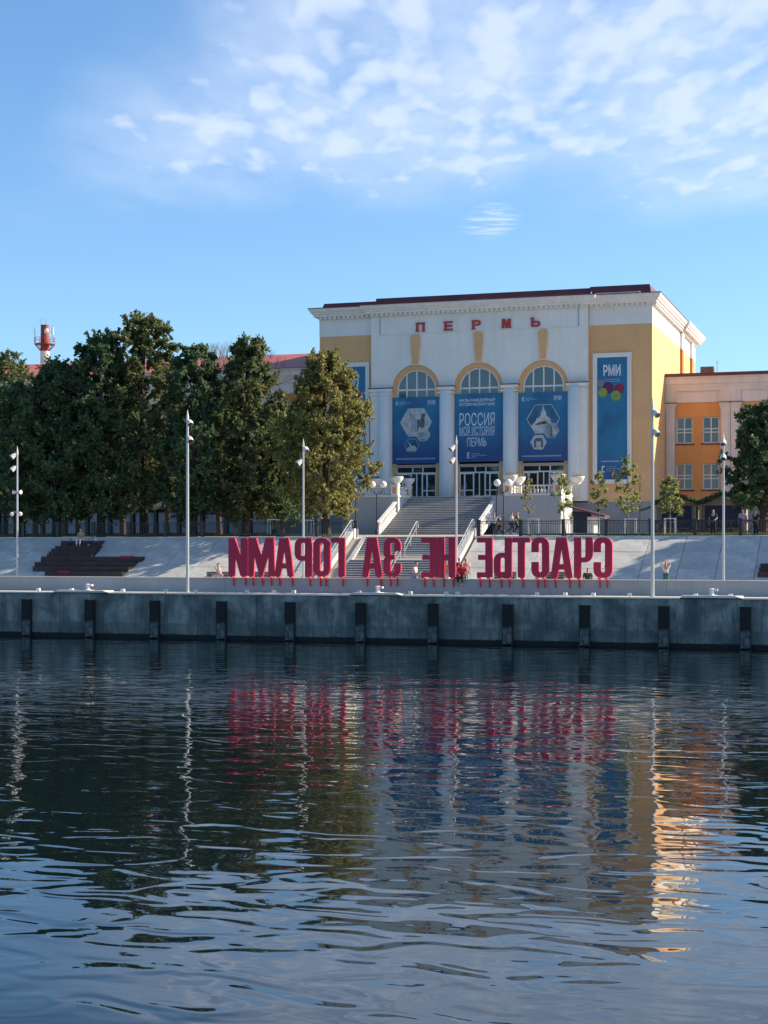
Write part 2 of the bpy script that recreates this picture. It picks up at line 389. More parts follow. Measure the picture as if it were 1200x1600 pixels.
for x, lab in ((137, 'white mooring bollard at the left, on the raised coping near the terrace'), (590, 'white mooring bollard in the middle, below the red letter A'), (1112, 'white mooring bollard at the right end of the quay')):
    u = PU(x, 0.35)
    g = Bag(); g.smooth = False
    g.lathe((u, 0.35, 2.6), [(.20, 0), (.20, .04), (.11, .07), (.10, .22), (.14, .27), (.15, .33), (.10, .37), (.02, .38)], 14)
    g.box(u + .0, u + .30, 0.25, 0.45, 2.6 + .25, 2.6 + .345)
    r = root('mooring_bollard', (u, 0.35, 2.6), label=lab, cat='bollard', group='white bollards on the quay edge')
    g.part('bollard_post', COPE if False else PLANTER, r)
    Bag().box(u - .28, u + .28, .1, .6, 2.6, 2.63).part('base_plate', PLANTER, r)
for fi_, x in enumerate((60, 112, 192, 259, 306, 386, 428, 459, 561, 641, 697, 715, 839, 883, 927, 984, 1087, 1141.5)):
    u = PU(x, 0.9)
    r = root('ground_floodlight', (u, .9, DZ), label='small pale box floodlight on the quay edge, number %s from the left' % 'one two three four five six seven eight nine ten eleven twelve thirteen fourteen fifteen sixteen seventeen eighteen'.split()[fi_], cat='floodlight', group='floodlights along the quay edge')
    Bag().box(u - .1, u + .1, .82, .98, DZ + .05, DZ + .19).part('housing', PLANTER, r)
    Bag().box(u - .03, u + .03, .86, .94, DZ, DZ + .05).part('bracket', GREYM, r)

# seat wall
sw = root('seat_wall', (0, V_WALL, DZ), label='long low smooth grey wall behind the row of red letters', cat='wall')
us = [-60 + 6.2 * i for i in range(17)]
for a, b2 in zip(us[:-1], us[1:]):
    Bag().box(a + .006, b2 - .006, V_WALL, V_WALL + .55, DZ, WZ - .05).part('wall_panel', WALLG, sw)
    Bag().box(a + .004, b2 - .004, V_WALL - .03, V_WALL + .6, WZ - .05, WZ).part('capstone', DECK, sw)

# slope of slabs
emb = root('embankment_slope', (0, V_LOW, 2.8), kind='structure')
ang = math.atan2(TZ - 2.82, V_TOP - V_LOW); SL = math.hypot(TZ - 2.82, V_TOP - V_LOW)
ST_U0, ST_U1 = -8.35, 0.37
slab_me = {}
sw_, rows = 2.2, 3
def slab_mesh(w, l, m):
    k = (round(w, 2), m.name)
    if k not in slab_me:
        g = Bag(); e = 0.015
        g.quad_grid([[(e, e, -.1), (w - e, e, -.1), (w - e, l - e, -.1), (e, l - e, -.1)], [(e, e, -.01), (w - e, e, -.01), (w - e, l - e, -.01), (e, l - e, -.01)],
                     [(e * 2, e * 2, 0), (w - e * 2, e * 2, 0), (w - e * 2, l - e * 2, 0), (e * 2, l - e * 2, 0)]])
        slab_me[k] = g.mesh('slab', m)
    return slab_me[k]
cols = []
u = ST_U0
while u > -46: cols.append((u - sw_, u)); u -= sw_
u = ST_U1
while u < 30: cols.append((u, u + sw_)); u += sw_
for a, b2 in cols:
    for r_ in range(rows):
        o = bpy.data.objects.new('slab', slab_mesh(sw_, SL / rows, rnd.choice([SLAB, SLAB, SLABB])))
        COL.objects.link(o); o.parent = emb
        d = SL / rows * r_
        o.location = (a, V_LOW + d * math.cos(ang) - V_LOW, 2.82 + d * math.sin(ang) - 2.8 + rnd.uniform(-.004, .006))
        o.rotation_euler = (ang, 0, 0)
g = Bag(); g.box(-46, ST_U0, V_TOP - .05, V_TOP + 1.3, TZ - .2, TZ + .02); g.box(ST_U1, 30, V_TOP - .05, V_TOP + 1.3, TZ - .2, TZ + .02)
g.thing('pavement', SLAB, (0, V_TOP, TZ), kind='structure')
def lawn(u0, u1, v0, v1):
    g = Bag(); n = 60; rows_ = []
    for v in (v0, (v0 + v1) / 2, v1): rows_.append([(u0 + (u1 - u0) * i / n, v + rnd.uniform(-.1, .1), TZ + (v - V_TOP) * .014 + .05 + rnd.uniform(0, .05)) for i in range(n + 1)])
    g.quad_grid(rows_, closed=False, cap=False); g.thing('lawn', GRASSM, (u0, v0, TZ), kind='structure')
lawn(-60, -9.5, 19.4, 23); lawn(2.5, 32, 20.4, 23.5)
def grass(u0, u1, v0, v1, n, seed):
    r = np.random.RandomState(seed); u = r.uniform(u0, u1, n); v = r.uniform(v0, v1, n); z = TZ + (v - V_TOP) * .014 + .03
    h = r.uniform(.06, .2, n); a = r.uniform(0, math.pi, n); w = .02
    vs = np.stack([np.stack([u - w * np.cos(a), v - w * np.sin(a), z], 1), np.stack([u + w * np.cos(a), v + w * np.sin(a), z], 1), np.stack([u + r.uniform(-.05, .05, n), v + r.uniform(-.05, .05, n), z + h], 1)], 1).reshape(-1, 3)
    g = Bag(); g.v = vs.tolist(); g.f = np.arange(3 * n).reshape(-1, 3).tolist()
    ob = bpy.data.objects.new('grass', g.mesh('grass', LEAF_M, (u0, v0, TZ), normals=False)); COL.objects.link(ob); place(ob, (u0, v0, TZ)); props(ob, kind='stuff', label='grass tufts growing behind the railing', cat='grass')
grass(-40, -9.5, 19.4, 23, 14000, 1); grass(2.5, 30, 20.4, 23.5, 12000, 2)
# ------------------------------------------------------------------ lower stairs on the slope
lst = root('lower_staircase', (-3.3, V_LOW, 2.8), label='wide lower flight of granite steps cut into the slabbed slope', cat='staircase')
n_st = 20; h_ = (TZ - 2.82) / n_st; land = 0.9; tr = (V_TOP - V_LOW - land) / n_st
v = V_LOW
for i in range(n_st):
    if i == 10: v += land
    z1 = 2.82 + h_ * (i + 1)
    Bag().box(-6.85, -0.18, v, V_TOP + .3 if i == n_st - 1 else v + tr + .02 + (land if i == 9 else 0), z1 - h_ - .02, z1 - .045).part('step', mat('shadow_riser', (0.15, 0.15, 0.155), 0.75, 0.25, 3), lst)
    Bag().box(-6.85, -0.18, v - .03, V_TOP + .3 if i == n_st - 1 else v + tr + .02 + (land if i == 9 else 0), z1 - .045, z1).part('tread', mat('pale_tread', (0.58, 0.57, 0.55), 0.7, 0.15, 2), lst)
    v += tr
def slanted(g, u0, u1, v0, z0, v1, z1, hgt, thick=None):
    g.hexa([(u0, v0, z0 if thick is None else z0 + hgt - thick), (u1, v0, z0 if thick is None else z0 + hgt - thick), (u1, v1, z1 if thick is None else z1 + hgt - thick), (u0, v1, z1 if thick is None else z1 + hgt - thick)],
           [(u0, v0, z0 + hgt), (u1, v0, z0 + hgt), (u1, v1, z1 + hgt), (u0, v1, z1 + hgt)]); return g
slanted(Bag(), -7.75, -7.15, V_LOW, 2.5, V_TOP, TZ - .3, .10).part('ramp', mat('dark_ramp', (0.06, 0.065, 0.07), 0.8, 0.3, 4), lst)
slanted(Bag(), -7.15, -6.86, V_LOW, 2.5, V_TOP, TZ - .3, .38).part('kerb', SLAB, lst)
g = Bag()
for i in range(22):
    vv = V_LOW + .1 + i * .265; zz_ = 2.6 + (vv - V_LOW) * (TZ - .3 - 2.5) / 6
    g.box(-7.74, -7.16, vv, vv + .12, zz_, zz_ + .06)
g.part('ramp_cleats', STEP, lst, kind='stuff')
for (a, b2) in ((-8.30, -7.85), (-0.14, 0.24)):
    slanted(Bag(), a, b2, V_LOW - .3, 2.7, V_TOP, TZ, .42).part('parapet', mat('parapet_concrete', (0.46, 0.45, 0.43), .8, .12, 1.5, streak=.2), lst)
    Bag().box(a - .06, b2 + .06, V_TOP, V_TOP + .8, TZ - .5, TZ + .52).part('pedestal', PLANTER, lst)
def handrail(parent, u, v0, z0, v1, z1, h=.9, n=4, loop=True):
    g = Bag()
    pts = [(u, v0, z0 + h), (u, v1, z1 + h)]
    if loop: pts += [(u, v1 + .35, z1 + h), (u, v1 + .45, z1 + h - .12), (u, v1 + .4, z1 + h - .4)]
    g.tube(pts, .03, 6)
    g.tube([(u, v0, z0 + h * .55), (u, v1, z1 + h * .55)], .018, 6)
    hr = g.part('handrail', STEEL, parent)
    for i in range(n):
        t = i / (n - 1); vv = v0 + (v1 - v0) * t; zz2 = z0 + (z1 - z0) * t
        Bag().tube([(u, vv, zz2 - .1), (u, vv, zz2 + h)], .025, 6).part('baluster_post', STEEL, hr)
handrail(lst, -8.08, V_LOW + .2, 3.1, V_TOP + .2, TZ + .42, .65, 6)
handrail(lst, .05, V_LOW + .2, 3.1, V_TOP + .2, TZ + .42, .65, 6)
handrail(lst, -3.6, V_LOW + .2, 2.85, V_LOW + 2.6, 4.25, .95, 3, False)
handrail(lst, -3.6, V_LOW + 3.5, 4.3, V_TOP, TZ, .95, 3)

# ------------------------------------------------------------------ railings
def railing(name, u0, u1, v, z, label, sp_=2.72):
    r = root(name, (u0, v, z), label=label, cat='railing')
    n = max(1, round(abs(u1 - u0) / sp_)); d = (u1 - u0) / n
    for i in range(n + 1):
        u = u0 + d * i
        Bag().box(u - .1, u + .1, v - .1, v + .1, z - .05, z + 1.02).box(u - .13, u + .13, v - .13, v + .13, z + 1.02, z + 1.06).part('post', IRON, r)
    a, b2 = min(u0, u1), max(u0, u1); d = abs(d)
    Bag().box(a + .1, b2 - .1, v - .035, v + .035, z + .93, z + .98).part('top_rail', IRON, r)
    Bag().box(a + .1, b2 - .1, v - .02, v + .02, z + .80, z + .825).part('middle_rail', IRON, r)
    Bag().box(a + .1, b2 - .1, v - .02, v + .02, z + .10, z + .13).part('bottom_rail', IRON, r)
    proto = None
    for i in range(n):
        c0 = a + d * i + .12
        if proto is None:
            g = Bag(); m = 17
            for k in range(m):
                x = (d - .24) * (k + .5) / m
                g.box(x - .012, x + .012, -.012, .012, .13, .80)
                if k % 2 == 0: g.tube([(x, 0, .80), (x + .06, 0, .86), (x, 0, .93), (x - .06, 0, .86), (x, 0, .80)], .012, 4)
            proto = g.part('picket_panel', IRON, r, kind='stuff', at=(c0, v, z))
        else:
            inst(proto, r, (c0, v, z))
railing('railing', PU(748, V_TOP + .5), PU(748, V_TOP + .5) + 2.72 * 11, V_TOP + .5, TZ, 'black iron railing along the top of the slope, right of the stairs')
railing('railing', PU(556, V_TOP + .5), PU(556, V_TOP + .5) - 2.72 * 15, V_TOP + .5, TZ, 'black iron railing under the big trees, left of the stairs')

# ------------------------------------------------------------------ upper stairs and the two platforms
SU0, SU1 = -12.75, -4.95
SV0, SV1 = 39.0, 47.4
ust = root('upper_staircase', ((SU0 + SU1) / 2, SV0, 6.05), label='broad upper flight of grey steps leading up to the entrance doors', cat='staircase')
n_st = 22; h_ = (LZ - 6.05) / n_st; tr = (SV1 - SV0) / n_st
for i in range(n_st):
    v = SV0 + tr * i; z1 = 6.05 + h_ * (i + 1)
    st = Bag().box(SU0, SU1, v, V_F if i == n_st - 1 else v + tr + .02, z1 - h_ - .01, z1 - .055).part('step', mat('dark_riser', (0.17, 0.17, 0.18), 0.75, 0.2, 3), ust)  # shade on the step fronts is put into the darker riser colour
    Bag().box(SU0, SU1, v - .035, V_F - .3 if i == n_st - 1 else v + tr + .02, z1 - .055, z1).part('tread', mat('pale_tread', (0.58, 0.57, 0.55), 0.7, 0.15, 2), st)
BAL = mat('white_baluster', (0.72, 0.70, 0.67), 0.75, 0.08, 2)
def baluster(g, c, h, n=8): g.lathe(c, [(.07, 0), (.07, .06 * h), (.045, .1 * h), (.095, .35 * h), (.05, .62 * h), (.04, .8 * h), (.075, .92 * h), (.075, h)], n)
def balustrade(parent, p0, p1, h=.72, sp_=.27):
    p0, p1 = Vector(p0), Vector(p1); L = (p1 - p0).length; d = (p1 - p0) / L
    s = Vector((-d.y, d.x, 0)); s = s.normalized() * .13
    def slab(z0, z1, wd=1.0):
        q = s * wd; g = Bag()
        lo = [tuple(p0 - q + Vector((0, 0, z0))), tuple(p1 - q + Vector((0, 0, z0))), tuple(p1 + q + Vector((0, 0, z0))), tuple(p0 + q + Vector((0, 0, z0)))]
        hi = [(a[0], a[1], a[2] + z1 - z0) for a in lo]; g.hexa(lo, hi); return g
    slab(h - .1, h, 1.15).part('top_rail', BAL, parent)
    slab(0, .08, 1.1).part('plinth_rail', BAL, parent)
    g = Bag(); n = int(L / sp_)
    for i in range(n):
        c = p0 + d * (L * (i + .5) / n); baluster(g, (c.x, c.y, c.z + .08), h - .18)
    g.smooth = True
    g.part('balusters', BAL, parent, kind='stuff')
PV = 43.6
def pedestal(parent, u, v, z=LZ, h=.8, w=.3):
    pd = Bag().box(u - w, u + w, v - w, v + w, z, z + h).box(u - w - .05, u + w + .05, v - w - .05, v + w + .05, z + h, z + h + .07).part('pedestal', BAL, parent)
    Bag().box(u - w * .45, u + w * .45, v - w - .015, v - w + .01, z + .15, z + h - .15).part('inset', ORANGE, pd)
    Bag().box(u + w - .01, u + w + .015, v - w * .45, v + w * .45, z + .15, z + h - .15).part('inset', ORANGE, pd)
def platform(name, u0, u1, v1, label, inner):
    r = root(name, ((u0 + u1) / 2, PV, 6.03), label=label, cat='terrace')
    Bag().box(u0, u1, PV, v1, 5.9, LZ - .12).part('wall', mat('terrace_wall', (0.40, 0.42, 0.45), 0.85, 0.06, 0.5, streak=0.12), r)
    Bag().box(u0 - .06, u1 + .06, PV - .06, v1, LZ - .12, LZ).part('cornice', BAL, r)
    fr = PV + .25
    us_ = [u0 + .3, u1 - .3]
    for uu in us_: pedestal(r, uu, fr)
    balustrade(r, (u0 + .62, fr, LZ), (u1 - .62, fr, LZ))
    e = u1 - .3 if inner > 0 else u0 + .3
    pedestal(r, e, SV1 - .1 if True else 0)
    balustrade(r, (e, fr + .35, LZ), (e, SV1 - .45, LZ))
    o = u0 + .3 if inner > 0 else u1 - .3
    pedestal(r, o, v1 - .4); balustrade(r, (o, fr + .35, LZ), (o, v1 - .75, LZ))
    return r
pl = platform('entrance_terrace', -17.5, SU0 - .02, V_F - .7, 'grey raised terrace with white balustrade left of the upper stairs, partly behind the yellowing tree', 1)
pr = platform('entrance_terrace', SU1 + .02 + .9, .6, 48.2, 'grey raised terrace with white balustrade and sunlit end wall right of the upper stairs', -1)
Bag().box(SU1, SU1 + .915, PV, 48.2, 5.9, LZ - .1).part('cheek_wall', MATS['terrace_wall'], pr)
Bag().box(SU1 + .0, -.4, 48.2, V_F - .3, 5.9, LZ - .1).part('rear_block', MATS['terrace_wall'], pr)
for (u, par) in ((SU0 - .16, pl), (SU1 + .16, pr)):
    p0 = (u, SV0 - .1, 6.1); p1 = (u, PV - .3, 6.05 + (PV - .3 - SV0) / tr * h_ + .1)
    balustrade(par, p0, p1, .95, .3)
    slanted(Bag(), u - .16, u + .16, SV0 - .2, 5.8, PV, 6.05 + (PV - SV0) / tr * h_ - .25, .32).part('string_wall', BAL, par)
def pot(u, v, z, label, s=1.0, flowers=True):
    r = root('flower_bowl', (u, v, z), label=label, cat='planter')
    g = Bag(); g.smooth = True
    g.lathe((u, v, z), [(.26 * s, 0), (.28 * s, .05), (.24 * s, .08), (.42 * s, .22 * s), (.54 * s, .42 * s), (.60 * s, .58 * s), (.60 * s, .64 * s), (.54 * s, .64 * s), (.50 * s, .56 * s)], 16); g.part('bowl', PLANTER, r)
    Bag().lathe((u, v, z + .5 * s), [(.42 * s, 0), (.40 * s, .03), (.01, .04)], 12).part('soil', SOIL, r)
    rr = np.random.RandomState(int(abs(u * 100))); n = 260
    c = np.stack([rr.normal(0, .2 * s, n) + u, rr.normal(0, .2 * s, n) + v, z + .56 * s + np.abs(rr.normal(0, .12, n))], 1)
    leaves(c, .06, LEAF_D if not flowers else LEAF_O, 'plants', r, rr)
def leaves(c, size, m, name, parent, rr, asp=0.6):
    n = len(c); a = rr.normal(0, 1, (n, 3)); a /= np.linalg.norm(a, axis=1)[:, None]
    b = rr.normal(0, 1, (n, 3)); b = np.cross(a, b); b /= np.linalg.norm(b, axis=1)[:, None]
    s = size * rr.uniform(.6, 1.4, n)[:, None]; fold = np.cross(a, b) * s * .25
    p0, p1, p2, p3 = c - a * s, c + b * s * asp + fold, c + a * s, c - b * s * asp + fold
    v = np.stack([p0, p1, p2, p3], 1).reshape(-1, 3) - np.array(list(parent['_o']))
    me = bpy.data.meshes.new(name); me.vertices.add(4 * n); me.vertices.foreach_set('co', v.astype(np.float32).ravel())
    me.loops.add(4 * n); me.loops.foreach_set('vertex_index', np.arange(4 * n, dtype=np.int32)); me.polygons.add(n)
    me.polygons.foreach_set('loop_start', np.arange(0, 4 * n, 4, dtype=np.int32)); me.polygons.foreach_set('loop_total', np.full(n, 4, dtype=np.int32))
    me.update(calc_edges=True); me.materials.append(m)
    ob = bpy.data.objects.new(name, me); COL.objects.link(ob); ob.parent = parent; return ob
PZT = LZ + .87
for x, v, lab in ((546, PV + .25, 'white flower bowl at the left end of the left terrace balustrade'), (568, PV + 2, 'white flower bowl second from left on the left terrace'), (587, PV + .5, 'dark planted bowl behind the double globe lamp'),
                  (619, PV + .25, 'white flower bowl on the corner pedestal left of the upper stairs'), (637, SV1 - .1, 'white flower bowl at the top left edge of the upper stairs'),
                  (797, PV + .25, 'white flower bowl with reddish plants right of the upper stairs'), (810, SV1 - .1, 'white flower bowl behind the globe lamp at the top right of the stairs'),
                  (872, PV + .25, 'white flower bowl on the corner of the right terrace above the sunlit wall'), (902, 47.8, 'low white bowl at the far right end of the right terrace')):
    pot(PU(x, v), v, PZT if v != PV + 2 and v != PV + .5 else LZ + .75, lab, 1.0, x > 700)

# ------------------------------------------------------------------ the big hall
V_C = V_F - .5                                  # the white centre stands half a metre proud
HU0, HU1 = PU(499.5, V_F), PU(1019, V_F)
CU0, CU1 = PU(580, V_C), PU(918, V_C)
HV1 = V_F + 29.5
Z_COR = PZ(1000, 478, V_F)                      # underside of the cornice
Z_FR = PZ(1000, 505.5, V_F)                     # bottom of the white frieze
Z_TOP = Z_COR + .95
Z_PL = 8.9
hall = root('exhibition_hall', ((HU0 + HU1) / 2, V_F, 6.0), label='tall white and ochre hall with three banner-filled arches and a dark red roof', cat='building')
# body walls: front side panels, side walls, rear
Bag().box(HU0, CU0 + .02, V_F, V_F + .6, Z_PL, Z_FR).part('front_wall', OCHRE, hall, label='ochre wall panel left of the white centre')
Bag().box(CU1 - .02, HU1, V_F, V_F + .6, Z_PL, Z_FR).part('front_wall', OCHRE, hall, label='ochre wall panel right of the white centre')
Bag().box(HU1 - .6, HU1, V_F + .6, HV1, Z_PL, Z_FR).part('side_wall', OCHRE, hall)
Bag().box(HU0, HU0 + .6, V_F + .6, HV1, Z_PL, Z_FR).part('side_wall', OCHRE, hall)
Bag().box(HU0 + .6, HU1 - .6, HV1 - .6, HV1, Z_PL, Z_FR).part('rear_wall', OCHRE, hall)
Bag().ring(HU0, HU1, V_F, HV1, [(-1, 5.9), (.06, 5.9), (.06, Z_PL - .05), (.02, Z_PL), (-1, Z_PL)]).part('plinth', PLINTH, hall)
Bag().ring(HU0, HU1, V_F, HV1, [(-.7, Z_FR), (.02, Z_FR), (.02, Z_COR), (-.7, Z_COR)]).part('frieze', WHITE, hall)
cor = [(-.8, 0), (.05, 0), (.08, .08), (.10, .22), (.42, .26), (.45, .42), (.55, .46), (.60, .58), (.72, .70), (.78, .86), (.80, .95), (-.8, .95)]
Bag().ring(HU0, HU1, V_F, HV1, [(o, Z_COR + z) for o, z in cor]).part('cornice', TRIM, hall)
Bag().ring(CU0, CU1, V_C, V_F + 5, [(o, Z_COR + z + .004) for o, z in cor]).part('cornice', TRIM, hall)
g = Bag()
def dent(u0, u1, v):
    n = int((u1 - u0) / .43)
    for i in range(n): g.box(u0 + .43 * i + .1, u0 + .43 * i + .32, v - .34, v - .08, Z_COR + .04, Z_COR + .255)
dent(HU0, CU0 - .1, V_F); dent(CU1 + .1, HU1, V_F); dent(CU0, CU1, V_C)
for i in range(int(29 / .43)): g.box(HU1 + .08, HU1 + .34, V_F + .43 * i, V_F + .43 * i + .22, Z_COR + .04, Z_COR + .255)
g.part('dentils', TRIM, hall, kind='stuff')
# pilasters on the sunlit side
for dv in (18.0, 25.5):
    Bag().box(HU1, HU1 + .22, V_F + dv, V_F + dv + 1.2, Z_PL, Z_FR - .1).part('side_pilaster', mat('deep_orange', (0.60, 0.22, 0.05), 0.85, 0.08, 0.5), hall)
    Bag().box(HU1, HU1 + .24, V_F + dv - .1, V_F + dv + 1.3, Z_FR - .1, Z_COR - .01).part('pilaster_head', TRIM, hall)
Bag().ring(HU1 - 1, HU1 + .22, V_F + 18, HV1 - .4, [(o, Z_COR + z + .008) for o, z in cor]).part('cornice', TRIM, hall)
# scored courses on the side wall
g = Bag()
for k in range(12):
    z = Z_PL + 1.2 * k + .8
    g.box(HU1 - .001, HU1 + .006, V_F + .3 + (k % 2) * .8, V_F + 18, z, z + .025)
g.part('string_lines', mat('joint_shade', (0.50, 0.27, 0.10), 0.9), hall, kind='stuff')  # courses drawn as thin strips of darker ochre
# centre wall with the three arches
ARCH = []
for (xl, xr, ytop, yspr) in ((612, 687.5, 569, 611), (709.5, 786, 565, 608), (809, 888, 562, 604.5)):
    a, b2 = PU(xl, V_C), PU(xr, V_C); ARCH.append(((a + b2) / 2, (b2 - a) / 2))
R = sum(r for _, r in ARCH) / 3
d_ = (ARCH[2][0] - ARCH[0][0]) / 2; c1 = sum(c for c, _ in ARCH) / 3
ARCH = [(c1 - d_, R), (c1, R), (c1 + d_, R)]
Z_SP = (PZ(650, 608.5, V_C) + PZ(748, 606, V_C) + PZ(849, 603, V_C)) / 3
outer = rect(CU0, CU1, LZ - .2, Z_COR)
outer = [(CU0, LZ - .2)]
loops = []
holes = []
for c, r in ARCH:
    holes.append([(c - r, LZ + .0), (c + r, LZ + .0)] + arc(c, Z_SP, r, 0, 180, 24))
Bag().plate([rect(CU0, CU1, LZ - .3, Z_COR)] + holes, V_C, V_C + .9).part('centre_wall', WHITE, hall)
# shallow recess line of the name panel
NP0, NP1 = PU(594, V_C), PU(904, V_C); NZ0, NZ1 = PZ(749, 511.5 + 5, V_C), PZ(749, 488, V_C)
g = Bag(); g.box(NP0, NP1, V_C - .05, V_C, NZ0 - .06, NZ0); g.part('name_ledge', TRIM, hall)
for u in (NP0, NP1): Bag().box(u - .05, u + .05, V_C - .03, V_C, NZ0 + .02, NZ1).part('floodlight_bar', GREYM, hall)
for k, (c, r) in enumerate(ARCH):
    RI = r - .40; RM = r - .38
    # orange reveal ring
    ringo = [(c - r + .01, LZ), (c - RM, LZ)] + arc(c, Z_SP, RM, 180, 0, 24) + [(c + RM, LZ), (c + r - .01, LZ)] + arc(c, Z_SP, r - .01, 0, 180, 24)
    Bag().plate([ringo], V_C + .12, V_C + .5).part('arch_reveal', OCHRE, hall)
    # moulding round the arch
    oo = arc(c, Z_SP, r + .10, 0, 180, 24); ii = arc(c, Z_SP, r, 180, 0, 24)
    Bag().plate([oo + ii], V_C - .06, V_C + .01).part('arch_moulding', WHITE, hall)
    # keystone
    kz0, kz1 = Z_SP + r + .10, Z_SP + r + .10 + PZ(748, 521, V_C) - PZ(748, 566, V_C)
    Bag().plate([[(c - .24, kz0 - .02), (c + .24, kz0 - .02), (c + .42, kz1 - .25), (c + .42, kz1 - .15), (c + .34, kz1 - .12), (c + .34, kz1), (c - .34, kz1), (c - .34, kz1 - .12), (c - .42, kz1 - .15), (c - .42, kz1 - .25)]], V_C - .16, V_C).part('keystone', OCHRE, hall)
    # fan window
    w = Bag(); rw = RM
    w.plate([[(c - rw, LZ + 8)] + [(c + rw, LZ + 8)] + arc(c, Z_SP, rw, 0, 180, 24), [(c - rw + .16, LZ + 8.1), (c + rw - .16, LZ + 8.1)] + arc(c, Z_SP, rw - .16, 0, 180, 24)], V_C + .35, V_C + .47)
    zt = lambda x: Z_SP + math.sqrt(max(0, (rw - .1) ** 2 - x * x))
    for x in (-rw * .5, 0, rw * .5): w.box(c + x - .06, c + x + .06, V_C + .36, V_C + .46, LZ + 8.1, zt(x))
    w.box(c - rw + .1, c + rw - .1, V_C + .355, V_C + .465, Z_SP - .05, Z_SP + .09)
    fan = w.part('fan_window', FRAME, hall)
    xs = [-rw + .1, -rw * .5, 0, rw * .5, rw - .1]
    for j in range(4):
        x0, x1 = xs[j] + .03, xs[j + 1] - .03
        top = [(c + x1 - (x1 - x0) * t / 6, Z_SP + math.sqrt(max(0.01, (rw - .08) ** 2 - (x1 - (x1 - x0) * t / 6) ** 2))) for t in range(7)]
        Bag().plate([[(c + x0, Z_SP + .06), (c + x1, Z_SP + .06)] + top], V_C + .41, V_C + .43).part('pane', GLASS, fan)
        Bag().box(c + x0, c + x1, V_C + .41, V_C + .43, LZ + 8.1, Z_SP - .03).part('pane', GLASS, fan)
    # entrance glazing
    dz1 = PZ(748, 727.5, V_C)
    e0, e1 = c - r + .4, c + r - .4; ww = e1 - e0
    zt_ = LZ + (dz1 - LZ) * .80
    m = [0, .36, .64, 1]; g = Bag()
    for t in (0, .40, .66, 1): g.box(e0 + ww * t - .05, e0 + ww * t + .05, V_C + .3, V_C + .42, zt_, dz1)
    g.box(e0, e1, V_C + .305, V_C + .415, zt_ - .06, zt_ + .06); g.box(e0, e1, V_C + .31, V_C + .41, dz1 - .08, dz1 - .002)
    tr_ = g.part('transom_frame', FRAME, hall)
    for t0, t1 in ((0, .40), (.40, .66), (.66, 1)): Bag().box(e0 + ww * t0 + .05, e0 + ww * t1 - .05, V_C + .35, V_C + .37, zt_ + .06, dz1 - .08).part('pane', DGLASS, tr_)
    for t0, t1 in ((.0, .37), (.63, 1.0)):
        a, b2 = e0 + ww * t0, e0 + ww * t1; mid = a + (b2 - a) * .36; g = Bag()
        for x in (a + .05, mid, b2 - .05): g.box(x - .06, x + .06, V_C + .28, V_C + .42, LZ, zt_ - .06)
        for z0, z1 in ((LZ, LZ + .1), (LZ + (zt_ - LZ) * .30, LZ + (zt_ - LZ) * .30 + .09), (zt_ - .14, zt_ - .065)): g.box(a, b2, V_C + .285, V_C + .415, z0, z1)
        dr = g.part('door', FRAME, hall)
        for x0, x1 in ((a + .1, mid - .05), (mid + .05, b2 - .1)):
            Bag().box(x0, x1, V_C + .35, V_C + .37, LZ + .1, LZ + (zt_ - LZ) * .30).part('pane', DGLASS, dr)
            Bag().box(x0, x1, V_C + .35, V_C + .37, LZ + (zt_ - LZ) * .30 + .09, zt_ - .14).part('pane', DGLASS, dr)
        Bag().tube([(mid + .14, V_C + .25, LZ + 1.0), (mid + .14, V_C + .25, LZ + 1.4)], .02, 6).part('handle', STEEL, dr)
    for t0, t1 in ((.375, .5), (.505, .625)): Bag().box(e0 + ww * t0 + .02, e0 + ww * t1 - .02, V_C + .34, V_C + .37, LZ, zt_ - .06).part('side_light', DGLASS, hall)
    Bag().box(c - .05, c + .05, V_C + .31, V_C + .41, LZ, zt_ - .06).part('mullion', FRAME, hall)
    Bag().box(e0 - .4, e1 + .4, V_C + .1, V_C + .5, dz1, dz1 + .16).part('lintel', mat('tan_lintel', (0.45, 0.34, 0.27), 0.8), hall)
# columns and pilasters
capz = Z_SP + .12
def capital(u0, u1, v0):
    Bag().box(u0 - .08, u1 + .08, v0 - .08, V_C - .002, capz - .55, capz - .42).part('capital_neck', TRIM, hall)
    Bag().ring(u0, u1, v0, V_C - .11, [(-.1, capz - .28), (.04, capz - .28), (.10, capz - .2), (.14, capz - .04), (.16, capz), (-.1, capz)]).part('capital', TRIM, hall)
    Bag().box(u0 - .17, u1 + .17, v0 - .18, V_C - .003, capz + .003, capz + .09).part('flashing', ROOF, hall)
for k in (0, 1):
    a, b2 = ARCH[k][0] + R, ARCH[k + 1][0] - R; mid = (a + b2) / 2; rc = (b2 - a) / 2 - .02
    g = Bag(); g.smooth = True; g.lathe((mid, V_C - .15, LZ), [(rc, 0), (rc, 2), (rc * .97, capz - LZ - .3)], 24); g.part('column', WHITE, hall)
    capital(a + .02, b2 - .02, V_C - .15 - rc * .7)
for (a, b2, cc) in ((CU0, ARCH[0][0] - R, ARCH[0][0] - R - .55), (ARCH[2][0] + R, CU1, ARCH[2][0] + R + .55)):
    Bag().box(a + .02, b2 - .04, V_C - .3, V_C, LZ - .3, capz - .28).part('pilaster', WHITE, hall)
    capital(a + .02, b2 - .02, V_C - .35)
    g = Bag(); g.smooth = True; g.lathe((cc, V_C - .32, LZ), [(.5, 0), (.5, 2), (.48, 3.4), (.05, 3.6)] if False else [(.52, 0), (.52, 2), (.50, capz - LZ - .32)], 20); g.part('column', WHITE, hall)
